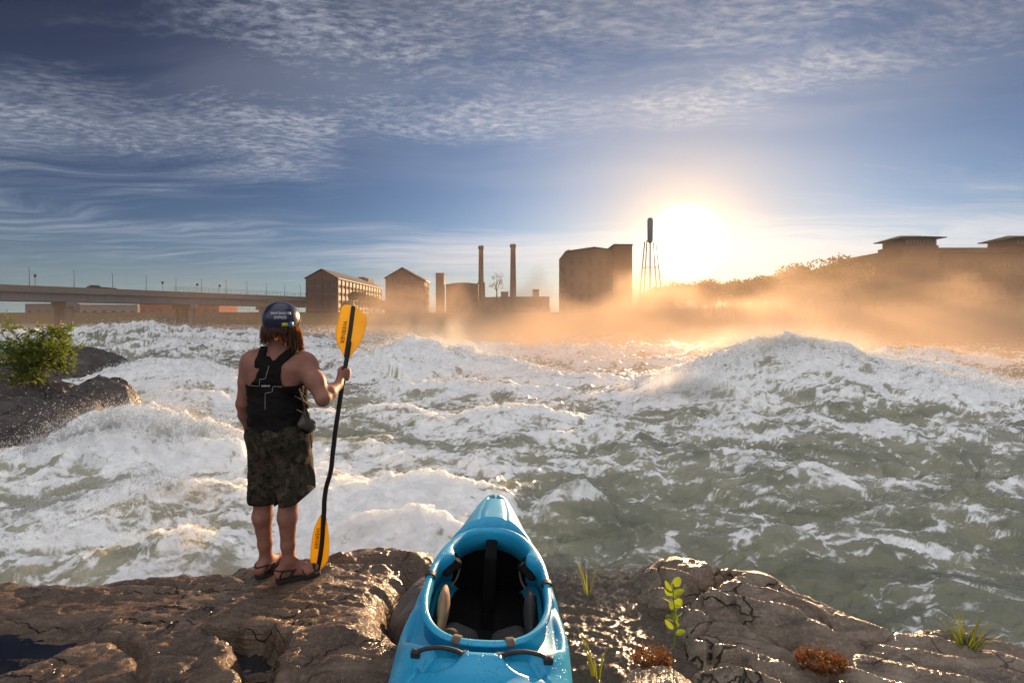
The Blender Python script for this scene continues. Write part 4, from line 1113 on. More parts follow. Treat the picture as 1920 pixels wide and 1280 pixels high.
def sticker(name, outline, mat):
    q = [onhelm(0, 0, a, b) for a, b in outline]; c = sum(q, Vector())/len(q); v = [c]+q
    o = mesh_np(name, v, [(0, k+1, (k+1) % len(q)+1) for k in range(len(q))], mat, he); s_ = o.modifiers.new('s', 'SOLIDIFY'); s_.thickness = .001; s_.offset = 0
sticker('sticker', [(528.5, 605.5), (534, 605), (540, 605.5), (540.5, 611), (534, 611.5), (528.5, 611.5)], simple('yellow_sticker', (.62, .52, .02), .5, .05))
burst = [(546+(7.2 if k % 2 == 0 else 4.6)*math.cos(k*math.pi/9)*.86, 608.5+(7.6 if k % 2 == 0 else 4.8)*math.sin(k*math.pi/9)) for k in range(18)]
sticker('sticker', burst, simple('blue_sticker', (.02, .16, .40), .5, .05))
hv = []; hfc = []
rh = np.random.default_rng(21)
def strand(p0, p1, p2, w):
    """a flattened tapering lock"""
    pts = spline([p0, p1, p2], 5); b = len(hv); n = len(pts)
    sdv = np.array([math.cos(rh.uniform(-.6, .6)), math.sin(rh.uniform(-.6, .6)), 0])
    for i, q in enumerate(pts):
        k = w*(1-(i/(n-1))**2*.85)
        hv.append(q-sdv*k); hv.append(q+sdv*k)
    for i in range(n-1): hfc.append((b+2*i, b+2*i+1, b+2*i+3, b+2*i+2))
for i in range(420):
    a = rh.uniform(-math.pi*1.15, math.pi*.15) if i % 3 else rh.uniform(-.75, .30)       # back and sides; more on the right
    c, s = math.cos(a), math.sin(a); lay = rh.uniform(.80, 1.02)
    p0 = hc+np.array([c*rx*.93*lay, s*ry*.90*lay, -.045])
    right = sstep(.35, .95, np.array(c)); left = sstep(-.35, -.95, np.array(c)); ln = rh.uniform(.055, .11)+.07*right*rh.uniform(.4, 1.2)+.02*left+(-.02)*(1-right)*(1-left)
    p1 = p0+np.array([c*.010+.012*right, s*.008, -ln*.5]); p2 = p0+np.array([c*.004+.022*right+rh.normal()*.010-.012*left*0, s*.004+rh.normal()*.010, -ln])
    strand(p0, p1, p2, rh.uniform(.004, .009))
o = mesh_np('hair', np.array(hv), np.array(hfc), M_HAIR, pers)
# ---- sandals
M_SOLE = simple('sandal_sole', (.016, .014, .013), .7, .3, 40, .3, 200)
def sandal(an, ft, d):
    heel, ball, d, s_ = ft
    r = empty('sandal'); r.parent = pers
    pts = [(-.075, 0), (-.06, .036), (0, .040), (.09, .048), (.15, .050), (.185, .030), (.19, 0), (.185, -.030), (.15, -.046), (.09, -.044), (0, -.036), (-.06, -.034)]
    ol = smooth_poly(pts, 3); a = Lc(an); base = np.array([a[0], a[1], 0])
    m = MB(); n = len(ol)
    v = [base+d*u+s_*w+[0, 0, z] for z in (-.012, .012) for u, w in ol]
    m.add(v, [tuple(range(n)), tuple(range(2*n-1, n-1, -1))]+[(k, n+k, n+(k+1) % n, (k+1) % n) for k in range(n)])
    m.build('sole', M_SOLE, r, bevel=.004)
    def q(u, w, z): return base+d*u+s_*w+[0, 0, z]
    m = MB()
    for path in ([q(.10, -.046, .012), q(.085, -.030, .050), q(.06, .0, .075), q(.03, .038, .055), q(.0, .040, .012)],
                 [q(.10, .048, .012), q(.085, .032, .048), q(.06, 0, .074), q(.02, -.036, .055), q(-.01, -.036, .012)],
                 [q(.03, .040, .06), q(-.03, .045, .070), q(-.078, 0, .066), q(-.03, -.043, .070), q(.03, -.038, .06)],
                 [q(.155, -.046, .010), q(.15, -.02, .046), q(.15, .02, .046), q(.15, .048, .010)],
                 [q(-.05, .036, .012), q(-.045, .042, .045), q(-.03, .044, .070)], [q(-.05, -.034, .012), q(-.045, -.040, .045), q(-.03, -.043, .070)]):
        m.tube(spline(path, 5), .0095, 8, flat=.45)
    m.build('strap', M_SOLE, r, smooth=True)
sandal(aL, fL, None); sandal(aR, fR, None)
tag(pers, 'person from behind in navy helmet, black vest and camo shorts holding a paddle', 'person')

# ============================================================= paddle
pad = empty('kayak_paddle', P(602, 1062, 3.21)); PO = Vector(pad.location)
def pl(v): return Vector(v)-PO
M_SHAFT = simple('black_shaft', (.012, .012, .012), .4, .2, 20, .1, 200)
yl, tl, bl, ol_ = newmat('yellow_blade')
setp(tl, bl, col=tl.ramp(tl.noise(tl.coord(), 9, 4), [(.3, (.68, .43, .016)), (.7, (.80, .53, .03))]), rough=.38, spec=.5)
trn = tl.n('ShaderNodeBsdfTranslucent', {'Color': (.88, .62, .05, 1)}); mxn = tl.n('ShaderNodeMixShader', {0: .42, 1: bl.outputs[0], 2: trn.outputs[0]})
yl.node_tree.links.new(mxn.outputs[0], ol_.inputs['Surface'])
shaft = [(655, 640, 3.325), (651, 668, 3.312), (645, 702, 3.29), (638, 748, 3.27), (630, 800, 3.255), (624.5, 845, 3.245), (622, 870, 3.24), (619, 888, 3.238), (612, 912, 3.235), (608.5, 935, 3.23), (607.5, 960, 3.225), (606, 985, 3.22)]
m = MB(); m.tube([pl(J(*p)) for p in spline(shaft, 4)], .0158, 12); m.build('shaft', M_SHAFT, pad, smooth=True)
def blade(outline, spine, Yt, Yb, pt, pb, curve, txt):
    e = empty('blade'); e.parent = pad
    ol = smooth_poly(outline, 5)
    def yof(py): return Yt+(Yb-Yt)*(py-pt)/(pb-pt)
    sx_ = lambda py: np.interp(py, [s_[1] for s_ in spine], [s_[0] for s_ in spine])
    def surf(px, py):
        dx = (px-sx_(py)); return pl(J(px, py, yof(py)+curve*(dx/25.0)**2+.03*curve*dx))
    # fill: rows between left and right outline
    ys_ = np.linspace(ol[:, 1].min()+.3, ol[:, 1].max()-.3, 40); rows = []
    for y in ys_:
        xs = []
        for i in range(len(ol)):
            a, b = ol[i], ol[(i+1) % len(ol)]
            if (a[1]-y)*(b[1]-y) <= 0 and abs(a[1]-b[1]) > 1e-9: xs.append(a[0]+(b[0]-a[0])*(y-a[1])/(b[1]-a[1]))
        x0, x1 = min(xs), max(xs); rows.append([surf(x0+(x1-x0)*k/12, y) for k in range(13)])
    v = [p for r_ in rows for p in r_]
    o = mesh_np('blade_face', v, grid_faces(40, 13), yl, e); s_ = o.modifiers.new('s', 'SOLIDIFY'); s_.thickness = .005; s_.offset = 0
    pts = [surf(x, y)-Vector((0, .004, 0)) for x, y in spine]
    m = MB(); m.tube([Vector(p) for p in spline([tuple(p) for p in pts], 4)], [.0155]*(4*(len(pts)-1)+1), 10, flat=.55, updir=(0, 1, 0)); m.build('spine', M_SHAFT, e, smooth=True)
    return e, surf
UPO = [(642, 574), (655, 572), (664, 573), (675, 582), (686, 593), (687, 606), (683, 625), (676, 643), (665, 658), (655, 672), (647, 672), (643, 664), (634, 648), (630, 634), (630, 622), (634, 600)]
e1, s1 = blade(UPO, [(663, 574), (660, 596), (657, 620), (653, 645), (649, 670)], 3.42, 3.315, 572, 672, .012, 'WERNER')
LWO = [(605, 962), (611, 966), (614.5, 985), (617, 1005), (617.5, 1030), (614.5, 1050), (606, 1062), (599, 1068), (590, 1064), (582.5, 1055), (583, 1030), (586, 1004), (591, 985), (599, 968)]
e2, s2 = blade(LWO, [(607, 965), (606, 985), (604.5, 1010), (601, 1040), (596.5, 1064)], 3.225, 3.20, 962, 1068, .012, 'WERNER')
M_PRINT = simple('dark_print', (.05, .035, .01), .6, .05)
def along(surf, x0, y0, x1, y1):
    L_ = math.hypot(x1-x0, y1-y0); ux, uy = (x1-x0)/L_, (y1-y0)/L_; nx, ny = uy, -ux
    cx, cyy = (x0+x1)/2, (y0+y1)/2
    return lambda u, v: Vector(surf(cx+ux*u+nx*v, cyy+uy*u+ny*v))-Vector((0, .0065, 0))
lettering('lettering', 'WERNER', 10.5, None, along(s1, 648, 601, 641, 644), e1, M_PRINT, 1.02, .05)
lettering('lettering', 'WERNER', 10.0, None, along(s2, 597, 988, 593, 1028), e2, M_PRINT, 1.0, .05)
tag(pad, 'yellow bladed paddle with black bent shaft standing upright in the paddler hand', 'paddle')
# ============================================================= far bank: bridge, mills, walls, trees
M_CONC = simple('concrete', (.17, .165, .165), .85, .12, .5, .2, 4)
M_STEEL = simple('grey_steel', (.12, .15, .19), .6, .1, .3)
M_BRICK = simple('brick', (.085, .040, .032), .9, .25, .6)
M_BRICK2 = simple('brown_brick', (.10, .058, .042), .9, .22, .5)
M_BRICK3 = simple('red_brick', (.22, .06, .038), .9, .2, .5)
M_SLATE = simple('slate_roof', (.06, .058, .06), .7, .15, .8)
M_TRIM = simple('pale_trim', (.36, .27, .22), .8, .1, 1)
M_WIN = simple('window_glass', (.035, .035, .04), .25, .2, 1)
M_WINL = simple('pale_window', (.15, .115, .10), .7, .2, 1)
M_DARK = simple('dark_metal', (.03, .03, .032), .6, .2, 3)
M_BLUEB = simple('blue_grey_cladding', (.045, .06, .085), .8, .12, .4)
M_BARK = simple('bark', (.055, .042, .032), .9, .3, 6, .5, 25)

# ---- bridge, one level straight span running away to the right
B0 = Vector((-127, 120, 0)); B1 = Vector((-81, 190, 0)); BD = (B1-B0).normalized(); BN = Vector((BD.y, -BD.x, 0))   # BN points to the river / camera
BL = (B1-B0).length
def bp(s, off, z): return B0+BD*(s*BL)+BN*off+Vector((0, 0, z))
bridge = empty('road_bridge', bp(.5, 0, 0)); br_o = Vector(bridge.location)
def bbar(m, s0, s1, off, z, w, h):
    a = bp(s0, off, z)-br_o; b = bp(s1, off, z)-br_o; m.bar(a, b, w, h)
S0, S1 = -.75, 1.55
m = MB(); bbar(m, S0, S1, -6, 9.05, 13.6, .45); m.build('deck', M_CONC, bridge)
for off in (0.6, -12.6):
    m = MB(); bbar(m, S0, S1, off, 9.85, .35, 1.35); m.build('parapet', simple('parapet_concrete', (.19, .165, .15), .85, .1, .5), bridge)
for off in (-.4, -4, -8, -11.6):
    m = MB(); bbar(m, S0, S1, off, 7.75, .5, 2.1); bbar(m, S0, S1, off, 6.68, .9, .12)
    for k in range(46):
        s = S0+(S1-S0)*k/46; a = bp(s, off+.26, 6.75)-br_o; m.bar(a, a+Vector((0, 0, 1.95)), .1, .1)
    m.build('girder', M_STEEL, bridge)
def pier(s):
    m = MB(); a = bp(s, 1.0, 0)-br_o; 
    c = bp(s, .9, 6.0)-br_o; d = bp(s, -12.9, 6.0)-br_o; m.bar(c, d, 2.2, 1.25)
    for off in (-1.5, -6, -10.5):
        q = bp(s, off, 0)-br_o; m.tube([q+Vector((0, 0, -2)), q+Vector((0, 0, 5.5))], 1.0, 12)
    m.build('pier', M_CONC, bridge)
for s in (-.45, .16, .52, .86, 1.2): pier(s)
m = MB()
for k in range(60):
    s = .45+1.05*k/60; a = bp(s, .6, 10.5)-br_o; m.bar(a, a+Vector((0, 0, 1.5)), .07, .07)
for z in (11.0, 11.5, 12.0): bbar(m, .45, 1.5, .6, z, .06, .06)
m.build('railing', M_DARK, bridge)
tag(bridge, 'long grey girder road bridge on concrete piers crossing the river at left', 'bridge')
def lamp():
    r = empty('street_lamp')
    m = MB(); m.tube([(0, 0, 0), (0, 0, 3.6), (0, 0, 7.2)], [.12, .10, .06], 8); m.build('pole', M_DARK, r)
    m = MB(); m.tube([(0, 0, 7.1), (.5, 0, 7.35), (1.2, 0, 7.4)], .05, 6); m.build('arm', M_DARK, r)
    m = MB(); m.box(1.0, 1.7, -.14, .14, 7.32, 7.48); m.build('lamp_head', M_STEEL, r, bevel=.04); return r
l0 = lamp()
spots = [(55, 'a'), (139, ''), (211, ''), (274, ''), (330, ''), (378, ''), (424, ''), (463, ''), (500, ''), (534, ''), (563, '')]
def bridge_s(px, off):
    tt = (px-960)/F; a = bp(0, off, 0); # a + BD*L*s ; x = tt*y
    return (tt*a.y-a.x)/(BD.x*BL-tt*BD.y*BL)
for i, (px, _) in enumerate(spots):
    o = l0 if i == 0 else copy_tree(l0)
    s = bridge_s(px, -.1); o.location = bp(s, -.1, 9.3); o.rotation_euler.z = math.atan2(-BN.y, -BN.x); o.scale = (.8, .8, .78)
    tag(o, 'tall thin dark street lamp in the row along the bridge deck', 'street lamp', 'street lamps along the bridge')
for i, px in enumerate((66, 305, 370, 412)):
    m = MB(); m.tube([(0, 0, 0), (0, 0, 4.2)], .07, 6); m.box(-.35, .35, -.05, .05, 3.4, 4.2)
    o = m.build('road_sign', M_DARK); s = bridge_s(px, -.2); o.location = bp(s, -.2, 9.3)
    tag(o, 'short sign on a post between lamps on the bridge', 'road sign', 'signs along the bridge')
def car(s, col, label, tall=0):
    r = empty('car', bp(s, -3.2, 9.3), math.atan2(BD.y, BD.x))
    m = MB(); m.prism([(-2.1, .35), (2.15, .35), (2.2, .8), (1.3, .95), (.7, 1.5+tall), (-1.2, 1.55+tall), (-1.9, 1.0+tall), (-2.15, .9)], -.85, .85)
    m.build('body', simple('car_paint', col, .3, .05, 1), r, bevel=.08)
    m = MB(); m.prism([(1.15, 1.0), (.65, 1.42+tall), (-1.15, 1.46+tall), (-1.7, 1.0+tall*.6)], -.87, .87); m.build('window', M_WIN, r)
    for x in (-1.3, 1.35):
        for y in (-.8, .8):
            m = MB(); m.tube([(x, y-.1, .33), (x, y+.1, .33)], .33, 12); m.build('wheel', M_DARK, r)
    return tag(r, label, 'car', 'vehicles on the bridge')
car(bridge_s(180, -3), (.05, .05, .06), 'dark taller van alone at the left of the traffic on the bridge', .7)
car(bridge_s(197, -3), (.04, .05, .07), 'dark car in the middle of the three vehicles on the bridge', .25)
car(bridge_s(211, -3), (.10, .10, .11), 'grey car at the right of the three vehicles on the bridge', .15)

# ---- buildings
def boxat(m, px0, px1, pt, Y, depth, z0=1.0, Yr=None):
    a = P(px0, pt, Y); b = P(px1, pt, Y); m.box(a.x, b.x, Y, Y+depth, z0, a.z); return a, b
def gable(name, x0, x1, y0, y1, ze, za, mat, label, gw, sw, floors, ztop=None, zb=1.5, pale=True):
    r = empty(name, ((x0+x1)/2, y0, zb)); L = Vector(r.location); xm = (x0+x1)/2
    def q(x, y, z): return (x-L.x, y-L.y, z-L.z)
    m = MB(); v = [q(x0, y, z) for y in (y0, y1) for z in (zb, ze)]
    pts = [(x0, zb), (x1, zb), (x1, ze), (xm, za), (x0, ze)]
    m.add([q(x, y0, z) for x, z in pts]+[q(x, y1, z) for x, z in pts], [(0, 1, 2, 3, 4), (9, 8, 7, 6, 5), (0, 5, 6, 1), (1, 6, 7, 2), (2, 7, 8, 3), (3, 8, 9, 4), (4, 9, 5, 0)])
    for x in np.linspace(x0, x1, gw+1): m.box(x-L.x-.22, x-L.x+.22, y0-L.y-.28, y0-L.y-.002, 0, ze-L.z-.4)
    n = sw
    for y in np.linspace(y0+.3, y1-.3, n+1): m.box(x1-L.x+.002, x1-L.x+.32, y-L.y-.3, y-L.y+.3, 0, ze-L.z-.5)
    m.build('wall', mat, r)
    m = MB(); e = .6; t_ = .35
    for sgn, xe in ((-1, x0-e), (1, x1+e)):
        k = (za-ze)/((x1-x0)/2); zz_ = ze-k*e
        a, b, c, d = q(xe, y0-e, zz_), q(xm, y0-e, za+.05), q(xm, y1+e, za+.05), q(xe, y1+e, zz_)
        up = lambda p: (p[0], p[1], p[2]+t_)
        m.add([a, b, c, d, up(a), up(b), up(c), up(d)], [(0, 1, 2, 3), (4, 5, 6, 7), (0, 1, 5, 4), (1, 2, 6, 5), (2, 3, 7, 6), (3, 0, 4, 7)])
    m.build('roof', M_SLATE, r)
    hh = (ze-zb-1.0)/floors; w0 = None
    cw = (x1-x0)/gw
    for i in range(gw):
        for j in range(floors):
            x = x0+cw*(i+.5); z = zb+.8+hh*(j+.25)
            if w0 is None:
                m = MB(); m.box(-cw*.27, cw*.27, -.10, -.02, 0, hh*.6); m.bar((-cw*.27, -.13, hh*.3), (cw*.27, -.13, hh*.3), .06, .12); w0 = m.build('window', M_WIN, r); o = w0
            else: o = w0.copy(); COL.objects.link(o)
            o.location = (x-L.x, 0, z-L.z)
    s0 = None; cd = (y1-y0-.6)/sw
    for i in range(sw):
        for j in range(floors):
            y = y0+.3+cd*(i+.5); z = zb+.8+hh*(j+.25)
            if s0 is None:
                m = MB(); m.box(.02, .10, -cd*.28, cd*.28, 0, hh*.6); s0 = m.build('window', M_WINL if pale else M_WIN, r); o = s0
            else: o = s0.copy(); COL.objects.link(o)
            o.location = (x1-L.x, y-L.y, z-L.z)
    tag(r, label, 'building'); return r
g1 = gable('mill_building', -72.2, -61.5, 170, 227, 16.3, 19.2, M_BRICK, 'long gabled brick mill with rows of windows, beside the bridge end', 4, 14, 5)
m = MB(); m.box(-5.6, 2.0, 48, 57, 14.9, 18.6); m.box(-3, 0, 50, 55, 18.6, 19.4); m.build('roof_block', M_BRICK, g1)
g2 = gable('mill_building', -44.2, -32.8, 170, 190, 16.4, 19.7, M_BRICK, 'second shorter gabled brick mill, between the long mill and the brick tower', 4, 6, 5)
def tower(name, px0, px1, pt, Y, mat, label, cap=True):
    a = P(px0, pt, Y); b = P(px1, pt, Y); w = b.x-a.x; r = empty(name, ((a.x+b.x)/2, Y, 1.5)); h = a.z-1.5
    m = MB(); m.box(-w/2, w/2, 0, w, 0, h); m.box(-w/2-.12, w/2+.12, -.12, w+.12, h-.5, h+.1); m.build('wall', mat, r)
    m = MB()
    for k in range(4): m.box(w/2+.01, w/2+.06, w*.3, w*.6, h*(.15+.2*k), h*(.15+.2*k)+1.6)
    m.build('window', M_WINL, r); return tag(r, label, 'tower')
tower('stair_tower', 817, 832, 512, 186, M_BRICK2, 'square brick stair tower rising right of the second gabled mill')
def lowblock(name, px0, px1, pt, Y, depth, mat, label, cat='building', n=5, parapet=True, zb=1.0, hump=0):
    a = P(px0, pt, Y); b = P(px1, pt, Y); w = b.x-a.x; r = empty(name, ((a.x+b.x)/2, Y, zb)); h = a.z-zb
    m = MB(); pts = [(-w/2, 0), (w/2, 0), (w/2, h), (w*.15, h+hump), (-w*.12, h+hump), (-w/2, h-.2)]
    m.prism(pts, 0, depth); m.build('wall', mat, r)
    if parapet:
        mm = MB(); mm.bar((-w/2, -.1, h-.35), (w/2, -.1, h-.2), .3, .25); mm.build('cornice', mat, r)
    w0 = None
    for i in range(n):
        x = -w/2+w*(i+.5)/n
        if w0 is None:
            mm = MB(); mm.box(-w/n*.2, w/n*.2, -.06, -.01, h*.35, h*.62); w0 = mm.build('window', M_WIN, r); o = w0
        else: o = w0.copy(); COL.objects.link(o)
        o.location.x = x
    return tag(r, label, cat)
lowblock('boiler_house', 836, 897, 532, 192, 14, M_BRICK2, 'low flat roofed brown brick block left of the chimneys', n=4, hump=.5)
lowblock('workshop', 908, 1030, 556, 205, 10, M_BRICK2, 'long very low building at the foot of the two chimneys', n=8)
m = MB(); a = P(1000, 548, 204); m.box(-1.3, 1.3, 0, 2.5, 0, 3.0); m.box(-1.5, 1.5, -.2, 2.7, 3.0, 3.25)
o = m.build('roof_hut', M_BRICK2); o.location = (P(1005, 0, 206).x, 207, P(0, 556, 205).z); tag(o, 'small square hut on the low roof right of the chimneys', 'hut')
m = MB(); m.box(-1.6, 1.6, 0, 2.5, 0, 2.0); m.box(-1.7, 1.7, -.1, 2.6, 2.0, 2.2)
o = m.build('roof_hut', M_BRICK2); o.location = (P(946, 0, 206).x, 207, P(0, 556, 205).z); tag(o, 'small hut on the low roof between the chimneys', 'hut')
def chimney(px, pt, wt, wb, label, base=None):
    Y = 200; c = P(px, pt, Y); r = empty('chimney', (c.x, Y, 1.5)); h = c.z-1.5; k = Y/F/2
    m = MB(); n = 14; zs = np.linspace(0, h-1.6, 9); rs = [wb*k+(wt*k-wb*k)*z/h for z in zs]
    m.tube([(0, 0, z) for z in zs], rs, n); m.build('shaft', M_BRICK, r, smooth=True)
    rt = wt*k
    m = MB(); m.tube([(0, 0, h-1.6), (0, 0, h-1.3), (0, 0, h-1.0), (0, 0, h-.4), (0, 0, h)], [rt*1.02, rt*1.2, rt*1.28, rt*1.28, rt*1.12], n); m.build('crown', M_SLATE, r, smooth=True)
    if base:
        m = MB(); m.tube([(0, 0, 0), (0, 0, base)], rt*1.75, 8); m.tube([(0, 0, base), (0, 0, base+.8)], [rt*1.75, rt*1.3], 8); m.build('base', M_BRICK2, r)
    return tag(r, label, 'chimney')
chimney(902, 461, 8.6, 11.5, 'left tall round brick chimney, on a broad octagonal base', 15)
chimney(962, 458, 9.4, 13.5, 'right tall tapering brick chimney, standing clear of the low building')
# tall block with higher corner tower
r = empty('mill_block', (P(1122, 0, 120).x, 120, 1.5)); L = Vector(r.location)
a = P(1060, 471, 120); pk = P(1114, 463, 120); b = P(1150, 468, 120); c = P(1184, 459, 120)
m = MB(); m.prism([(a.x-L.x, 0), (b.x-L.x, 0), (b.x-L.x, b.z-1.5), (pk.x-L.x, pk.z-1.5), (a.x-L.x, a.z-1.5)], 0, 16); m.build('wall', M_BRICK2, r)
m = MB(); m.bar((a.x-L.x, -.15, a.z-1.6), (pk.x-L.x, -.15, pk.z-1.6), .3, .3); m.bar((pk.x-L.x, -.15, pk.z-1.6), (b.x-L.x, -.15, b.z-1.6), .3, .3); m.build('cornice', M_SLATE, r)
m = MB(); m.box(b.x-L.x+.003, c.x-L.x, -.8, 12, 0, c.z-1.5); m.box(b.x-L.x-.1, c.x-L.x+.1, -.9, 12.1, c.z-1.9, c.z-1.4); m.build('corner_tower', M_BRICK2, r)
m = MB(); m.box(a.x-L.x+.9, a.x-L.x+1.5, 3, 3.6, a.z-1.2, a.z-.7); m.build('vent', M_DARK, r)
w0 = None
for i in range(5):
    for j in range(5):
        if w0 is None:
            m = MB(); m.box(-.5, .5, -.06, -.01, 0, 1.7); m.bar((-.55, -.07, -.08), (.55, -.07, -.08), .1, .12); w0 = m.build('window', M_WIN, r); o = w0
        else: o = w0.copy(); COL.objects.link(o)
        o.location = (a.x-L.x+1.6+i*2.25, 0, 2.0+j*3.0)
tag(r, 'tall bare brick mill block with a higher right corner, left of the sun', 'building')
# water tower beside the sun
Yw = 190; r = empty('water_tower', (P(1220, 0, Yw).x, Yw, 2)); L = Vector(r.location)
zt = P(0, 452, Yw).z-2; ztop = P(0, 408, Yw).z-2
m = MB(); m.tube([(-.2, 0, zt-1.0), (-.2, 0, zt-.3), (-.2, 0, zt), (-.2, 0, ztop-1), (-.2, 0, ztop-.2), (-.2, 0, ztop)], [.3, .9, 1.1, 1.1, .8, .1], 16); m.build('tank', M_STEEL, r, smooth=True)
for sx, sy in ((-1, -1), (1, -1), (1, 1), (-1, 1)):
    m = MB(); m.tube([(sx*4.2, sy*3.6, 0), (sx*1.7-.2, sy*1.6, zt)], .26, 8); m.build('leg', M_STEEL, r)
m = MB()
for fz in (.33, .66):
    k = 1-fz; cs = [(sx*(4.2*k+1.6*fz), sy*(3.6*k+1.6*fz), zt*fz) for sx, sy in ((-1, -1), (1, -1), (1, 1), (-1, 1))]
    for i in range(4): m.bar(cs[i], cs[(i+1) % 4], .16, .16)
m.build('brace', M_STEEL, r)
m = MB(); m.tube([(-.2, 0, 0), (-.2, 0, zt-.9)], .35, 8); m.build('riser_pipe', M_STEEL, r)
tag(r, 'slender steel water tower on splayed legs silhouetted against the sun', 'water tower')
# right-hand long building with hipped roof lanterns
r = empty('river_building', (106, 130, 3)); 
zc = 20.6
m = MB(); m.box(0, 62, 0, 30, 0, zc-3.0); m.box(-.4, 62, -.4, 30, zc-3.9, zc-3.6)
m.box(0.0, 5, 30.003, 40, 0, zc-4.2); m.box(.8, 62, .8, 29, zc-3.0, zc-2.4); m.box(-1.6, 8, -.8, 8, 0, zc-2.0); m.build('wall', M_BRICK2, r)
def lantern(x, y, w, d, z):
    e = empty('lantern', (x, y, z)); e.parent = r
    m = MB(); m.box(-w/2, w/2, -d/2, d/2, 0, 1.9); f = m.build('frame', M_DARK, e)
    m = MB()
    n = 9
    for k in range(n): m.box(-w/2+w*(k+.15)/n, -w/2+w*(k+.85)/n, -d/2-.05, -d/2-.01, .35, 1.7)
    m.build('glazing', M_WINL, e)
    m = MB(); o_ = 1.5; hw, hd = w/2+o_, d/2+o_
    m.add([(-hw, -hd, 1.9), (hw, -hd, 1.9), (hw, hd, 1.9), (-hw, hd, 1.9), (-hw, -hd, 2.1), (hw, -hd, 2.1), (hw, hd, 2.1), (-hw, hd, 2.1), (-hw*.45, 0, 3.3), (hw*.45, 0, 3.3)],
          [(0, 1, 2, 3), (0, 1, 5, 4), (1, 2, 6, 5), (2, 3, 7, 6), (3, 0, 4, 7), (4, 5, 9, 8), (5, 6, 9), (6, 7, 8, 9), (7, 4, 8)]); m.build('roof', M_SLATE, e)
lantern(3.6, 3.6, 8.4, 8.0, zc-2.0); lantern(33.5, 3.6, 8.4, 8, zc-2.0)
w0 = None
for i in range(20):
    for j in range(4):
        if w0 is None:
            m = MB(); m.box(-.6, .6, -.08, -.01, 0, 1.8); w0 = m.build('window', M_WIN, r); o = w0
        else: o = w0.copy(); COL.objects.link(o)
        o.location = (9.6+i*2.6, 0, 2.0+j*3.5)
tag(r, 'huge dark brick building with hipped roof lanterns at the right edge', 'building')
# buildings seen under the bridge
lowblock('warehouse', 47, 150, 569, 260, 25, M_BLUEB, 'dark blue grey warehouse seen under the bridge at far left', n=6, zb=1)
lowblock('brick_building', 262, 340, 566, 235, 16, M_BRICK3, 'red brick building under the bridge, left of its neighbour', n=5, zb=1)
lowblock('brick_building', 343, 411, 563, 238, 16, M_BRICK3, 'red brick building under the bridge ending at the open sky', n=4, zb=1)
lowblock('garage', 150, 258, 571, 245, 14, M_CONC, 'low grey brown building behind the bridge pier', n=6, zb=1)
m = MB(); pts = [P(-250, 586, 232), P(200, 586, 232), P(420, 585, 205), P(640, 588, 168)]
for p, q in zip(pts[:-1], pts[1:]): m.bar((p.x, p.y, (p.z-1.5)/2), (q.x, q.y, (q.z-1.5)/2), 1.2, p.z+1.5)
tag(m.build('flood_wall', simple('wall_concrete', (.11, .09, .075), .9, .25, .3)), 'long low stained flood wall along the bank under the bridge', 'wall')
m = MB()
pa = P(405, 585, 206); pb = P(560, 586, 181)
for k in range(26):
    q = pa.lerp(pb, k/25); m.bar((q.x, q.y, pa.z-.6), (q.x, q.y, pa.z+1.9), .07, .07)
for dz in (.7, 1.3, 1.9): m.bar((pa.x, pa.y, pa.z+dz), (pb.x, pb.y, pb.z+dz+.1), .06, .06)
tag(m.build('railing', M_DARK), 'thin dark railing on top of the flood wall by the long mill', 'railing')

# ---- trees
def leafmat(name, c1, c2, tc, fac=.35):
    return translucent(name, c1, c2, tc, fac, .8, .6)
M_LEAF = [leafmat('leaf_dark', (.03, .045, .016), (.07, .09, .03), (.14, .16, .03)), leafmat('leaf_olive', (.045, .05, .02), (.09, .09, .035), (.2, .17, .04))]
def crown_mesh(name, rng, h, w, nclump, nleaf, size, open_=.0):
    v = []; f = []
    cl = []
    for k in range(nclump):
        a = rng.uniform(0, 6.283); rr = rng.uniform(.1, 1)**.6*w*.42; zz_ = h*(.34+.56*rng.random()**.8)
        rr *= 1-.45*max(0, zz_/h-.6)/.4
        cl.append((rr*math.cos(a), rr*math.sin(a), zz_, w*rng.uniform(.12, .24)))
    for c in cl:
        for k in range(nleaf):
            d = rng.normal(size=3); d /= np.linalg.norm(d)+1e-9; q = np.array(c[:3])+d*c[3]*rng.uniform(.35, 1.12)*np.array([1, 1, .8])
            n = rng.normal(size=3); n /= np.linalg.norm(n); tt = np.cross(n, rng.normal(size=3)); tt /= np.linalg.norm(tt)+1e-9; bb = np.cross(n, tt)
            s = size*rng.uniform(.6, 1.3); b = len(v)
            v += [q-tt*s, q-bb*s*.55, q+tt*s, q+bb*s*.55+n*s*.2]; f.append((b, b+1, b+2, b+3))
    return np.array(v), np.array(f), cl
def tree_kind(seed, h, w, nclump, nleaf, size, mat, thin=False):
    rng = np.random.default_rng(seed); r = empty('tree')
    v, f, cl = crown_mesh('crown', rng, h, w, nclump, nleaf, size)
    m = MB(); m.tube([(0, 0, -1), (.1, 0, h*.2), (-.1, .1, h*.45), (.05, 0, h*.75)], [h*.028, h*.022, h*.015, h*.006], 8)
    for c in cl[::2]:
        z0 = h*rng.uniform(.2, .5); m.tube([(0, 0, z0), (c[0]*.5, c[1]*.5, (z0+c[2])*.5+.3), c[:3]], [h*.010, h*.007, h*.003], 5)
    m.build('trunk', M_BARK, r, smooth=True)
    mesh_np('crown', v, f, mat, r, smooth=False)
    return r
KT = [tree_kind(1, 9, 7, 34, 60, .26, M_LEAF[0]), tree_kind(2, 7, 8, 34, 60, .26, M_LEAF[1]), tree_kind(3, 5.5, 6, 26, 60, .24, M_LEAF[0])]
used = [False]*3
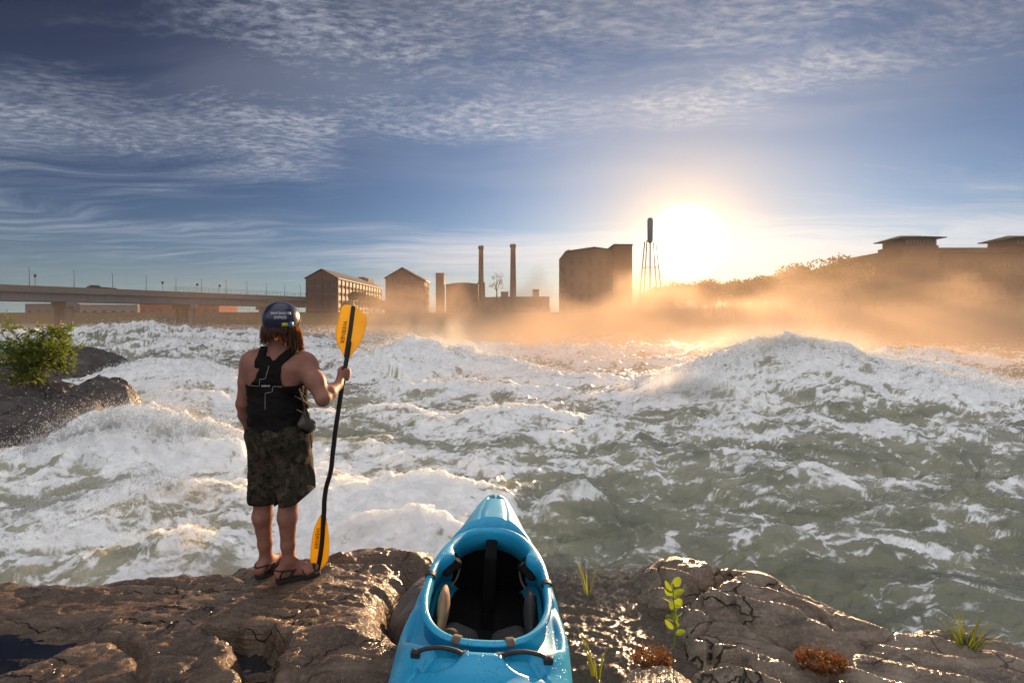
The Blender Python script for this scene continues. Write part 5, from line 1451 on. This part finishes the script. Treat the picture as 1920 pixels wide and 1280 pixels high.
def tree(px, ptop, Y, k, sc=None, label=None, group='trees on the far right bank', base=None):
    o = KT[k] if not used[k] else copy_tree(KT[k]); used[k] = True
    top = P(px, ptop, Y); h0 = (9, 7, 5.5)[k]*.93; s = sc or (top.z-3.6)/h0
    o.location = (top.x, Y, top.z-h0*s if base is None else base); o.rotation_euler.z = random.uniform(0, 6.28); o.scale = (s, s, s)
    return tag(o, label, 'tree', group)
tree(1492, 494, 104, 0, None, 'tallest bushy tree above the far right treeline, left of the big building')
tree(1576, 491, 112, 1, None, 'round topped tree touching the left end of the big right building')
tree(1543, 513, 106, 2, None, 'small tree filling the gap between the two tallest trees on the right bank')
rt = random.Random(5)
for i, px in enumerate(range(1205, 1600, 17)):
    tp = np.interp(px, [1205, 1260, 1300, 1340, 1420, 1460, 1530, 1600], [548, 534, 532, 529, 520, 518, 520, 512])+rt.uniform(-2, 5)
    tree(px+rt.uniform(-5, 5), tp, rt.uniform(94, 112), i % 3, None, 'hazy bank tree in the continuous treeline right of the water tower')
for i, px in enumerate(range(1230, 1960, 27)):
    tree(px+rt.uniform(-8, 8), rt.uniform(553, 566), rt.uniform(88, 93), (i+1) % 3, None, 'low waterside tree dimmed by mist below the big right building', 'low trees at the misty waterside')
thin = tree_kind(9, 11, 7, 13, 26, .24, M_LEAF[1]); thin.location = (P(931, 0, 198).x, 198, P(0, 512, 198).z-10.6)
tag(thin, 'thin open tree growing between the two chimneys', 'tree')
for px, pt, k, lab in ((650, 566, 1, 'left dark tree clump in front of the long mill'), (672, 548, 2, 'taller dark tree clump in front of the long mill'), (694, 556, 1, 'right dark tree clump in front of the long mill'), (722, 572, 2, 'low dark tree clump in front of the second mill')):
    tree(px, pt, 150, k, None, lab, 'trees in front of the mills')
for i, px in enumerate(range(760, 1060, 33)):
    tree(px, rt.uniform(568, 580), 150, i % 3, None, 'low bank tree below the chimneys, dim in the mist', 'low trees below the chimneys')
for i, (px, pt) in enumerate(((1056, 500), (1058, 522), (1055, 545))):
    tree(px, pt, 121, 2, .32, ('upper', 'middle', 'lowest')[i]+' creeper bush clinging to the left edge of the tall mill block', None)
# ============================================================= plants near the camera
M_GRN = [translucent('willow_leaf', (.045, .075, .018), (.10, .14, .03), (.30, .38, .04), .5, 5), translucent('seedling_leaf', (.08, .14, .012), (.16, .22, .02), (.36, .48, .03), .38, 9),  # the seedling's leaves are yellow green by their own colour
         translucent('grass_blade', (.05, .085, .02), (.10, .13, .03), (.26, .30, .04), .5, 9), translucent('rust_frond', (.07, .035, .014), (.17, .07, .022), (.28, .11, .025), .35, 30)]
M_STEM = simple('stem', (.09, .06, .03), .8, .2, 30)
def leafquad(V, Fc, p, d, n, L, w):
    """a folded lance leaf"""
    d = d/np.linalg.norm(d); s_ = np.cross(d, n); s_ /= np.linalg.norm(s_)+1e-9; n = np.cross(s_, d); b = len(V)
    V += [p, p+d*L*.35+s_*w+n*w*.25, p+d*L*.75+s_*w*.7-n*w*.1, p+d*L-n*w*.5, p+d*L*.75-s_*w*.7-n*w*.1, p+d*L*.35-s_*w+n*w*.25, p+d*L*.4]
    Fc += [(b, b+1, b+6), (b+1, b+2, b+6), (b+2, b+3, b+6), (b+3, b+4, b+6), (b+4, b+5, b+6), (b+5, b, b+6)]
def bush(px, py, Y, hgt, wid, nst, label, seed, spread=1.0):
    rng = np.random.default_rng(seed); base = np.array(P(px, py, Y)); r = empty('bush', base)
    V = []; Fc = []; m = MB()
    for i in range(nst):
        a = rng.uniform(0, 6.283); rr = wid*rng.uniform(.15, .55)*spread; h = hgt*rng.uniform(.45, 1.0)
        p0 = np.array([rng.normal()*.13, rng.normal()*.12, -.05]); tip = np.array([rr*math.cos(a), rr*math.sin(a)*.7, h]); mid = (p0+tip)/2+np.array([-tip[0]*.18, 0, h*.14])
        pts = spline([p0, mid, tip], 10); m.tube(pts, list(np.linspace(.008, .002, len(pts))), 5)
        for k in range(3, len(pts)):
            for q in range(3):
                p = pts[k]+rng.normal(size=3)*.012; d = (pts[k]-pts[k-1]); d = d/np.linalg.norm(d)+rng.normal(size=3)*.65+np.array([0, 0, .1])
                leafquad(V, Fc, p, d, rng.normal(size=3)+np.array([0, 0, .6]), rng.uniform(.055, .12), rng.uniform(.008, .014))
            if rng.random() < .65:
                dd = rng.normal(size=3)*np.array([1, 1, .5]); dd /= np.linalg.norm(dd); tw = [pts[k], pts[k]+dd*.07+[0, 0, .02], pts[k]+dd*.16+[0, 0, .06]]
                m.tube(tw, [.003, .002, .001], 4)
                for q in range(9):
                    p = tw[0]+(tw[2]-tw[0])*rng.uniform(.2, 1); leafquad(V, Fc, p, dd+rng.normal(size=3)*.6, rng.normal(size=3)+np.array([0, 0, .6]), rng.uniform(.05, .11), rng.uniform(.008, .014))
    m.build('stem', M_STEM, r, smooth=True)
    mesh_np('foliage', np.array(V), Fc, M_GRN[0], r, smooth=False)
    return tag(r, label, 'bush')
bush(45, 722, 9.0, 1.16, 1.75, 21, 'leafy green willow bush growing from the dark boulders at the left edge', 5)
bush(100, 700, 9.2, .9, 1.0, 12, 'thin leaning willow sprig to the right of the big bush', 6, 1.2)
def sprig(px, py, z, hgt, nleaf, label, mat, L, w, seed, lean=(0, 0), name='seedling', cat='seedling', parts=True):
    x, y = G(px, py, z); r = empty(name, (x, y, z-.02)); rng = np.random.default_rng(seed)
    tip = np.array([lean[0], lean[1], hgt]); pts = spline([(0, 0, 0), tip*.5+np.array([.01, .005, 0]), tip], 8)
    m = MB(); m.tube(pts, list(np.linspace(.004, .0015, len(pts))), 6); m.build('stem', mat, r, smooth=True)
    for i in range(nleaf):
        k = .30+.70*i/(nleaf-1); p = pts[int(k*(len(pts)-1))]; a = i*2.4+rng.uniform(-.4, .4)
        d = np.array([math.cos(a), math.sin(a)*.6, .35+.5*k]); V = []; Fc = []
        leafquad(V, Fc, p, d, np.array([rng.normal()*.9, -.7+rng.normal()*.5, .7]), L*rng.uniform(.8, 1.15), w*rng.uniform(.85, 1.15))
        o = mesh_np('leaf', np.array(V), Fc, mat, r, smooth=True)
        s_ = o.modifiers.new('s', 'SUBSURF'); s_.levels = 1; s_.render_levels = 1
    return tag(r, label, cat)
sprig(1264, 1207, .42, .30, 17, 'bright yellow green broad leaved seedling rising from a crack in the outcrop', M_GRN[1], .062, .021, 3, (-.005, .01))
def tuft(px, py, z, n, hgt, wid, label, mat, seed, name='grass_tuft', cat='grass', blade=.004, droop=.35):
    x, y = G(px, py, z); r = empty(name, (x, y, z-.02)); rng = np.random.default_rng(seed); V = []; Fc = []
    for i in range(n):
        a = rng.uniform(0, 6.283); rr = wid*rng.uniform(.05, .5); h = hgt*rng.uniform(.4, 1)
        p0 = np.array([math.cos(a)*rr*.5, math.sin(a)*rr*.4, 0]); p2 = p0+np.array([math.cos(a)*h*droop, math.sin(a)*h*droop, h]); p1 = (p0+p2)/2+np.array([0, 0, h*.15])
        pts = spline([p0, p1, p2], 4); b = len(V); s_ = np.array([math.cos(a+1.57+rng.normal()*.6), math.sin(a+1.57), 0]); N = len(pts)
        for k, p in enumerate(pts): w = blade*(1-(k/(N-1))**1.5*.9); V += [p-s_*w, p+s_*w]
        Fc += [(b+2*k, b+2*k+1, b+2*k+3, b+2*k+2) for k in range(N-1)]
    mesh_np('blades', np.array(V), Fc, mat, r); return tag(r, label, cat)
tuft(1102, 1108, .30, 9, .26, .07, 'tall thin grass stems standing in the shallow runoff beside the kayak', M_GRN[2], 4)
tuft(1120, 1262, .33, 16, .24, .10, 'sparse green grass stems at the bottom, left of the small tan stone', M_GRN[2], 5)
tuft(1812, 1212, .34, 60, .16, .22, 'dense low green grass tuft on the rock ledge at the lower right', M_GRN[2], 6, droop=.7)
def frond(px, py, z, n, hgt, wid, label, seed):
    """a cushion of fine branching rusty fronds"""
    x, y = G(px, py, z); r = empty('rusty_plant', (x, y, z-.02)); rng = np.random.default_rng(seed); V = []; Fc = []
    for i in range(n):
        a = rng.uniform(0, 6.283); rr = wid*.5*math.sqrt(rng.random()); p0 = np.array([math.cos(a)*rr, math.sin(a)*rr*.6, 0]); h = hgt*rng.uniform(.45, 1)*(1-.5*(rr/(wid*.5))**2)
        d = np.array([math.cos(a)*.5, math.sin(a)*.4, 1])+rng.normal(size=3)*.25
        for k in range(9):
            p = p0+d*h*k/9; leafquad(V, Fc, p, d*.4+rng.normal(size=3)*.8, rng.normal(size=3), rng.uniform(.010, .024), .0022)
    mesh_np('fronds', np.array(V), Fc, M_GRN[3], r, smooth=False); return tag(r, label, 'plant')
frond(1222, 1232, .42, 130, .085, .17, 'rust red feathery plant in the cleft just left of the seedling', 7)
frond(1540, 1240, .40, 210, .075, .22, 'rust orange feathery cushion plant on the right of the grooved outcrop', 8)
# ============================================================= spray: drops thrown up by the waves
def spray():
    rng = np.random.default_rng(31); c = []; rad = []
    x, y, z, foam, prox, sh = WDAT
    def around(pts, n, up, r0, r1, jx, jy, px=None):
        q = np.array(pts); seg = rng.integers(0, len(q)-1, n); tt = rng.random(n)[:, None]
        p = q[seg]+(q[seg+1]-q[seg])*tt
        cl_ = .5+.5*np.sin(p[:, 0]*5.1+p[:, 1]*2)+.5*rng.random(n)
        off = np.stack([rng.normal(size=n)*jx, rng.normal(size=n)*jy, rng.exponential(up, n)*cl_], -1)
        c.append(p+off); rad.append(np.exp(rng.uniform(math.log(r0), math.log(r1), n))*np.exp(-off[:, 2]/up*.15))
    def cp(Y, pts): return [tuple(P(a, b, (Y if len(k_) < 3 else k_[2]))) for k_ in pts for a, b in [k_[:2]]]
    around(cp(6.2, [(20, 862), (60, 845), (140, 806), (200, 785), (255, 776), (330, 788)]), 2000, .15, .002, .010, .25, .3)
    around(cp(6.6, [(60, 830), (140, 800), (255, 770), (330, 776)]), 700, .30, .003, .010, .3, .3)
    around(cp(6.2, [(330, 788), (400, 806), (470, 830)]), 1100, .09, .003, .010, .2, .2)
    around(cp(4.85, [(20, 945), (100, 935), (180, 912), (245, 895), (330, 903), (420, 925)]), 1400, .08, .002, .007, .15, .15)
    around(cp(4.0, [(60, 1060), (200, 1050), (255, 1030), (300, 998), (350, 985), (400, 1006)]), 900, .07, .002, .006, .12, .12)
    around(cp(4.3, [(20, 1010), (100, 990), (200, 960), (260, 950)]), 700, .08, .002, .008, .15, .15)
    around(cp(11.2, [(1290, 700), (1380, 660), (1440, 642), (1485, 638), (1560, 655), (1650, 690)]), 9000, .26, .0035, .010, .4, .4)
    around(cp(11.2, [(1330, 680), (1400, 655), (1470, 640), (1520, 645)]), 10000, .45, .0035, .010, .6, .5)
    around(cp(13.2, [(1540, 664), (1640, 668), (1760, 690), (1900, 714)]), 2000, .16, .006, .016, .4, .4)
    around(cp(16, [(700, 658), (770, 640), (830, 650), (900, 667)]), 1800, .18, .007, .018, .4, .4)
    around(cp(27, [(230, 618), (262, 611), (300, 616)]), 400, .25, .012, .03, .6, .6)
    around(cp(5.0, [(1640, 955), (1780, 940), (1850, 928), (1920, 930)]), 700, .07, .002, .007, .15, .15)
    around(cp(5.0, [(1060, 912), (1095, 904), (1130, 925)]), 200, .05, .002, .006, .08, .08)
    around(cp(6.2, [(1360, 880), (1410, 866), (1480, 878)]), 400, .06, .002, .007, .12, .12)
    # tongues of thrown water: strings of drops along short arcs
    def fingers(pts, n, m_, l0, l1, r0, r1, jy, lean=(.2, -.1)):
        q = np.array(pts); seg = rng.integers(0, len(q)-1, n); tt = rng.random(n)[:, None]
        p = q[seg]+(q[seg+1]-q[seg])*tt; p[:, 1] += rng.normal(size=n)*jy; p[:, 2] -= .06
        L = rng.uniform(l0, l1, n)*(.35+.65*rng.random(n)**2); d = np.stack([rng.normal(size=n)*.55+lean[0], rng.normal(size=n)*.4+lean[1], np.ones(n)], -1)
        for i in range(n):
            s_ = rng.random(m_)**1.4; b_ = p[i]+d[i]*(L[i]*s_)[:, None]; b_[:, 2] -= L[i]*.45*s_**2
            c.append(b_+rng.normal(size=(m_, 3))*(.008+.05*L[i]*s_)[:, None]); rad.append(np.exp(rng.uniform(math.log(r0), math.log(r1), m_))*(1.15-.6*s_))
    fingers(cp(6.2, [(20, 870), (60, 850), (140, 812), (200, 790), (255, 782), (330, 794), (400, 812)]), 520, 60, .12, .70, .002, .0075, .28, (-.1, -.2))
    fingers(cp(4.85, [(20, 950), (100, 940), (180, 917), (245, 900), (330, 908), (420, 930)]), 200, 45, .06, .24, .002, .006, .12)
    fingers(cp(4.0, [(100, 1075), (200, 1055), (255, 1034), (300, 1002), (350, 988), (400, 1010)]), 130, 40, .05, .18, .002, .005, .10)
    fingers(cp(11.2, [(1250, 725), (1290, 702), (1380, 662), (1485, 640), (1560, 657), (1650, 692), (1760, 714)]), 520, 40, .15, .8, .003, .009, .35, (-.2, -.1))
    fingers(cp(16, [(680, 668), (700, 660), (770, 642), (830, 652), (900, 669)]), 180, 35, .12, .5, .006, .014, .3)
    # a fringe of drops wherever a crest breaks
    w_ = np.clip(prox-.45, 0, 1)*foam*(y < 30); w_ = w_*np.where(y < 60, 1, 0); w_ = w_/w_.sum(); k = rng.choice(len(x), 42000, p=w_)
    pp = np.stack([x[k], y[k], z[k]], -1)+np.stack([rng.normal(size=len(k))*.02, rng.normal(size=len(k))*.02, rng.exponential(.035, len(k))*(.5+y[k]*.07)], -1)
    c.append(pp); rad.append(np.exp(rng.uniform(math.log(.0004), math.log(.0011), len(k)))*np.maximum(y[k], 3.0))
    C_ = np.concatenate(c); r_ = np.concatenate(rad); n = len(C_)
    k = C_[:, 2] > -.1; C_, r_ = C_[k], r_[k]; n = len(C_)
    t_ = np.array([(1, 0, 0), (-1, 0, 0), (0, 1, 0), (0, -1, 0), (0, 0, 1.5), (0, 0, -1.2)]); f_ = np.array([(0, 2, 4), (2, 1, 4), (1, 3, 4), (3, 0, 4), (2, 0, 5), (1, 2, 5), (3, 1, 5), (0, 3, 5)])
    sk = rng.normal(size=(n, 1, 3))*.35
    v = (C_[:, None, :]+t_[None]*r_[:, None, None]*(1+sk*np.sign(t_)[None])).reshape(-1, 3); f = (f_[None]+6*np.arange(n)[:, None, None]).reshape(-1, 3)
    m, t, b, out = newmat('water_drops'); setp(t, b, col=t.ramp(t.noise(t.world(), 3, 2), [(.3, (.72, .74, .75)), (.7, (.86, .86, .84))]), rough=.15, spec=.6)
    tr = t.n('ShaderNodeBsdfTranslucent', {'Color': (.9, .88, .82, 1)}); mx = t.n('ShaderNodeMixShader', {0: .5, 1: b.outputs[0], 2: tr.outputs[0]}); tp = t.n('ShaderNodeBsdfTransparent'); mx = t.n('ShaderNodeMixShader', {0: .38, 1: mx.outputs[0], 2: tp.outputs[0]}); m.node_tree.links.new(mx.outputs[0], out.inputs['Surface'])
    tag(mesh_np('spray', v, f, m), 'white water drops flung up off the breaking waves', None, None, 'stuff')
spray()
# ============================================================= air
def volbox(name, x0, x1, y0, y1, z0, z1, mat, label=None):
    m = MB(); m.box(x0, x1, y0, y1, z0, z1); o = m.build(name, mat); tag(o, label, None, None, 'stuff'); return o
mh = bpy.data.materials.new('haze'); mh.use_nodes = True; nt = mh.node_tree; nt.nodes.remove(nt.nodes['Principled BSDF'])
t = NT(nt); pv = t.n('ShaderNodeVolumePrincipled', {'Color': (.92, .93, .95, 1), 'Density': .00016, 'Anisotropy': .3})
nt.links.new(pv.outputs[0], nt.nodes['Material Output'].inputs['Volume'])
volbox('haze', -420, 420, -40, 520, -2.4, 44, mh, 'thin morning haze over the river')
mm = bpy.data.materials.new('river_mist'); mm.use_nodes = True; nt = mm.node_tree; nt.nodes.remove(nt.nodes['Principled BSDF'])
t = NT(nt)
pos = t.world(); sx = t.n('ShaderNodeSeparateXYZ', {0: pos})
Xm, Ym, Zm = sx.outputs
nn = t.noise(t.world((.060, .045, .13)), 1.0, 3, .58, .5)
puff = t.ss(nn, .40, .72)
# height of the mist varies; it lies thick in the middle and on the right
hn = t.ss(t.noise(t.world((.07, .035, 0)), 1.0, 3), .34, .68)
hgt = t.m('MULTIPLY', t.m('ADD', .25, t.m('MULTIPLY', Ym, .112)), t.m('ADD', .36, t.m('MULTIPLY', hn, .92)))
top = t.m('MULTIPLY', hgt, t.m('ADD', .72, t.m('MULTIPLY', nn, .45)))
fall = t.m('POWER', t.m('SUBTRACT', 1.0, t.m('DIVIDE', t.m('MAXIMUM', Zm, 0.0), top), clamp=True), 1.05)
side = t.ss(t.m('DIVIDE', Xm, Ym), -.40, .04, .05, 1.0)
ramp = t.m('MULTIPLY', t.m('MULTIPLY', t.ss(Ym, 9, 22), t.ss(Ym, 104, 80)), t.ss(Zm, 19, 11))
d = t.m('MULTIPLY', t.m('MULTIPLY', t.m('ADD', .10, puff), fall), t.m('MULTIPLY', side, ramp))
fall2 = t.m('SUBTRACT', 1.0, t.m('DIVIDE', t.m('MAXIMUM', Zm, 0.0), t.m('ADD', 2.0, t.m('MULTIPLY', Ym, .165))), clamp=True)
n3 = t.ss(t.noise(t.world((.11, .09, .10)), 1.0, 3, .6, .8), .36, .70)
d = t.m('ADD', d, t.m('MULTIPLY', t.m('MULTIPLY', t.m('MULTIPLY', n3, fall2), t.m('MULTIPLY', side, ramp)), .08))
# a low veil smoking off the near rapids, below the sun
veil_h = t.m('MULTIPLY', t.m('MULTIPLY', Ym, .062), t.m('ADD', .55, n3))
fall3 = t.m('SUBTRACT', 1.0, t.m('DIVIDE', t.m('MAXIMUM', Zm, 0.0), veil_h), clamp=True)
mid = t.m('MULTIPLY', t.ss(t.m('DIVIDE', Xm, Ym), -.48, -.18), t.ss(t.m('DIVIDE', Xm, Ym), .62, .40))
d = t.m('ADD', d, t.m('MULTIPLY', t.m('MULTIPLY', t.m('MULTIPLY', t.m('ADD', .25, n3), fall3), t.m('MULTIPLY', mid, t.m('MULTIPLY', t.ss(Ym, 6.8, 12), t.ss(Ym, 34, 22)))), .22))
pv = t.n('ShaderNodeVolumePrincipled', {'Color': (.64, .50, .385, 1), 'Density': t.m('MULTIPLY', d, .25), 'Anisotropy': .42})
nt.links.new(pv.outputs[0], nt.nodes['Material Output'].inputs['Volume'])
volbox('river_mist', -60, 95, 6.6, 105, -.4, 19, mm, 'golden mist rising off the rapids towards the sun')
# spray smoking off the big breaking waves
def puffs(name, c, r, dens, label, seed):
    x, y, z = c; mm_ = bpy.data.materials.new(name); mm_.use_nodes = True; nt = mm_.node_tree; nt.nodes.remove(nt.nodes['Principled BSDF']); t = NT(nt)
    p = t.world(); s_ = t.n('ShaderNodeSeparateXYZ', {0: p}).outputs
    e = t.m('ADD', t.m('ADD', t.m('POWER', t.m('ABSOLUTE', t.m('DIVIDE', t.m('SUBTRACT', s_[0], x), r[0])), 2.0), t.m('POWER', t.m('ABSOLUTE', t.m('DIVIDE', t.m('SUBTRACT', s_[1], y), r[1])), 2.0)), t.m('POWER', t.m('ABSOLUTE', t.m('DIVIDE', t.m('SUBTRACT', s_[2], z), r[2])), 2.0))
    g = t.m('MAXIMUM', t.m('SUBTRACT', t.m('POWER', 2.718, t.m('MULTIPLY', e, -1.0)), .04), 0.0)
    n_ = t.ss(t.noise(t.world((.8, .8, .6)), 1.0, 4, .62, .7), .40, .66)
    pv = t.n('ShaderNodeVolumePrincipled', {'Color': (.96, .93, .88, 1), 'Density': t.m('MULTIPLY', t.m('MULTIPLY', g, n_), dens), 'Anisotropy': .45})
    nt.links.new(pv.outputs[0], nt.nodes['Material Output'].inputs['Volume'])
    volbox(name, x-1.8*r[0], x+1.8*r[0], y-1.8*r[1], y+1.8*r[1], max(-.3, z-1.8*r[2]), z+1.8*r[2], mm_, label)
puffs('spray_mist', (4.0, 10.6, .32), (1.7, 1.0, .40), 1.3, 'golden spray smoke at the left shoulder of the big right wave', 1)
puffs('spray_mist', (6.4, 11.6, 1.35), (1.9, .8, .38), .8, 'thin spray smoke off the top of the big right wave', 2)
puffs('spray_mist', (3.7, 10.2, .62), (.8, .6, .34), 1.4, 'small golden plume standing at the foot of the big right wave', 5)
puffs('spray_mist', (-5.0, 6.3, .62), (1.0, .45, .30), .6, 'white spray smoke over the near left splash', 4)
puffs('spray_mist', (-3.0, 16.5, 1.3), (2.2, 1.1, .7), .35, 'faint spray smoke off the centre wave', 3)
SC.cycles.volume_step_rate = 1.0; SC.cycles.volume_max_steps = 64
mm.cycles.volume_step_rate = 1.0 if hasattr(mm, 'cycles') else 1.0
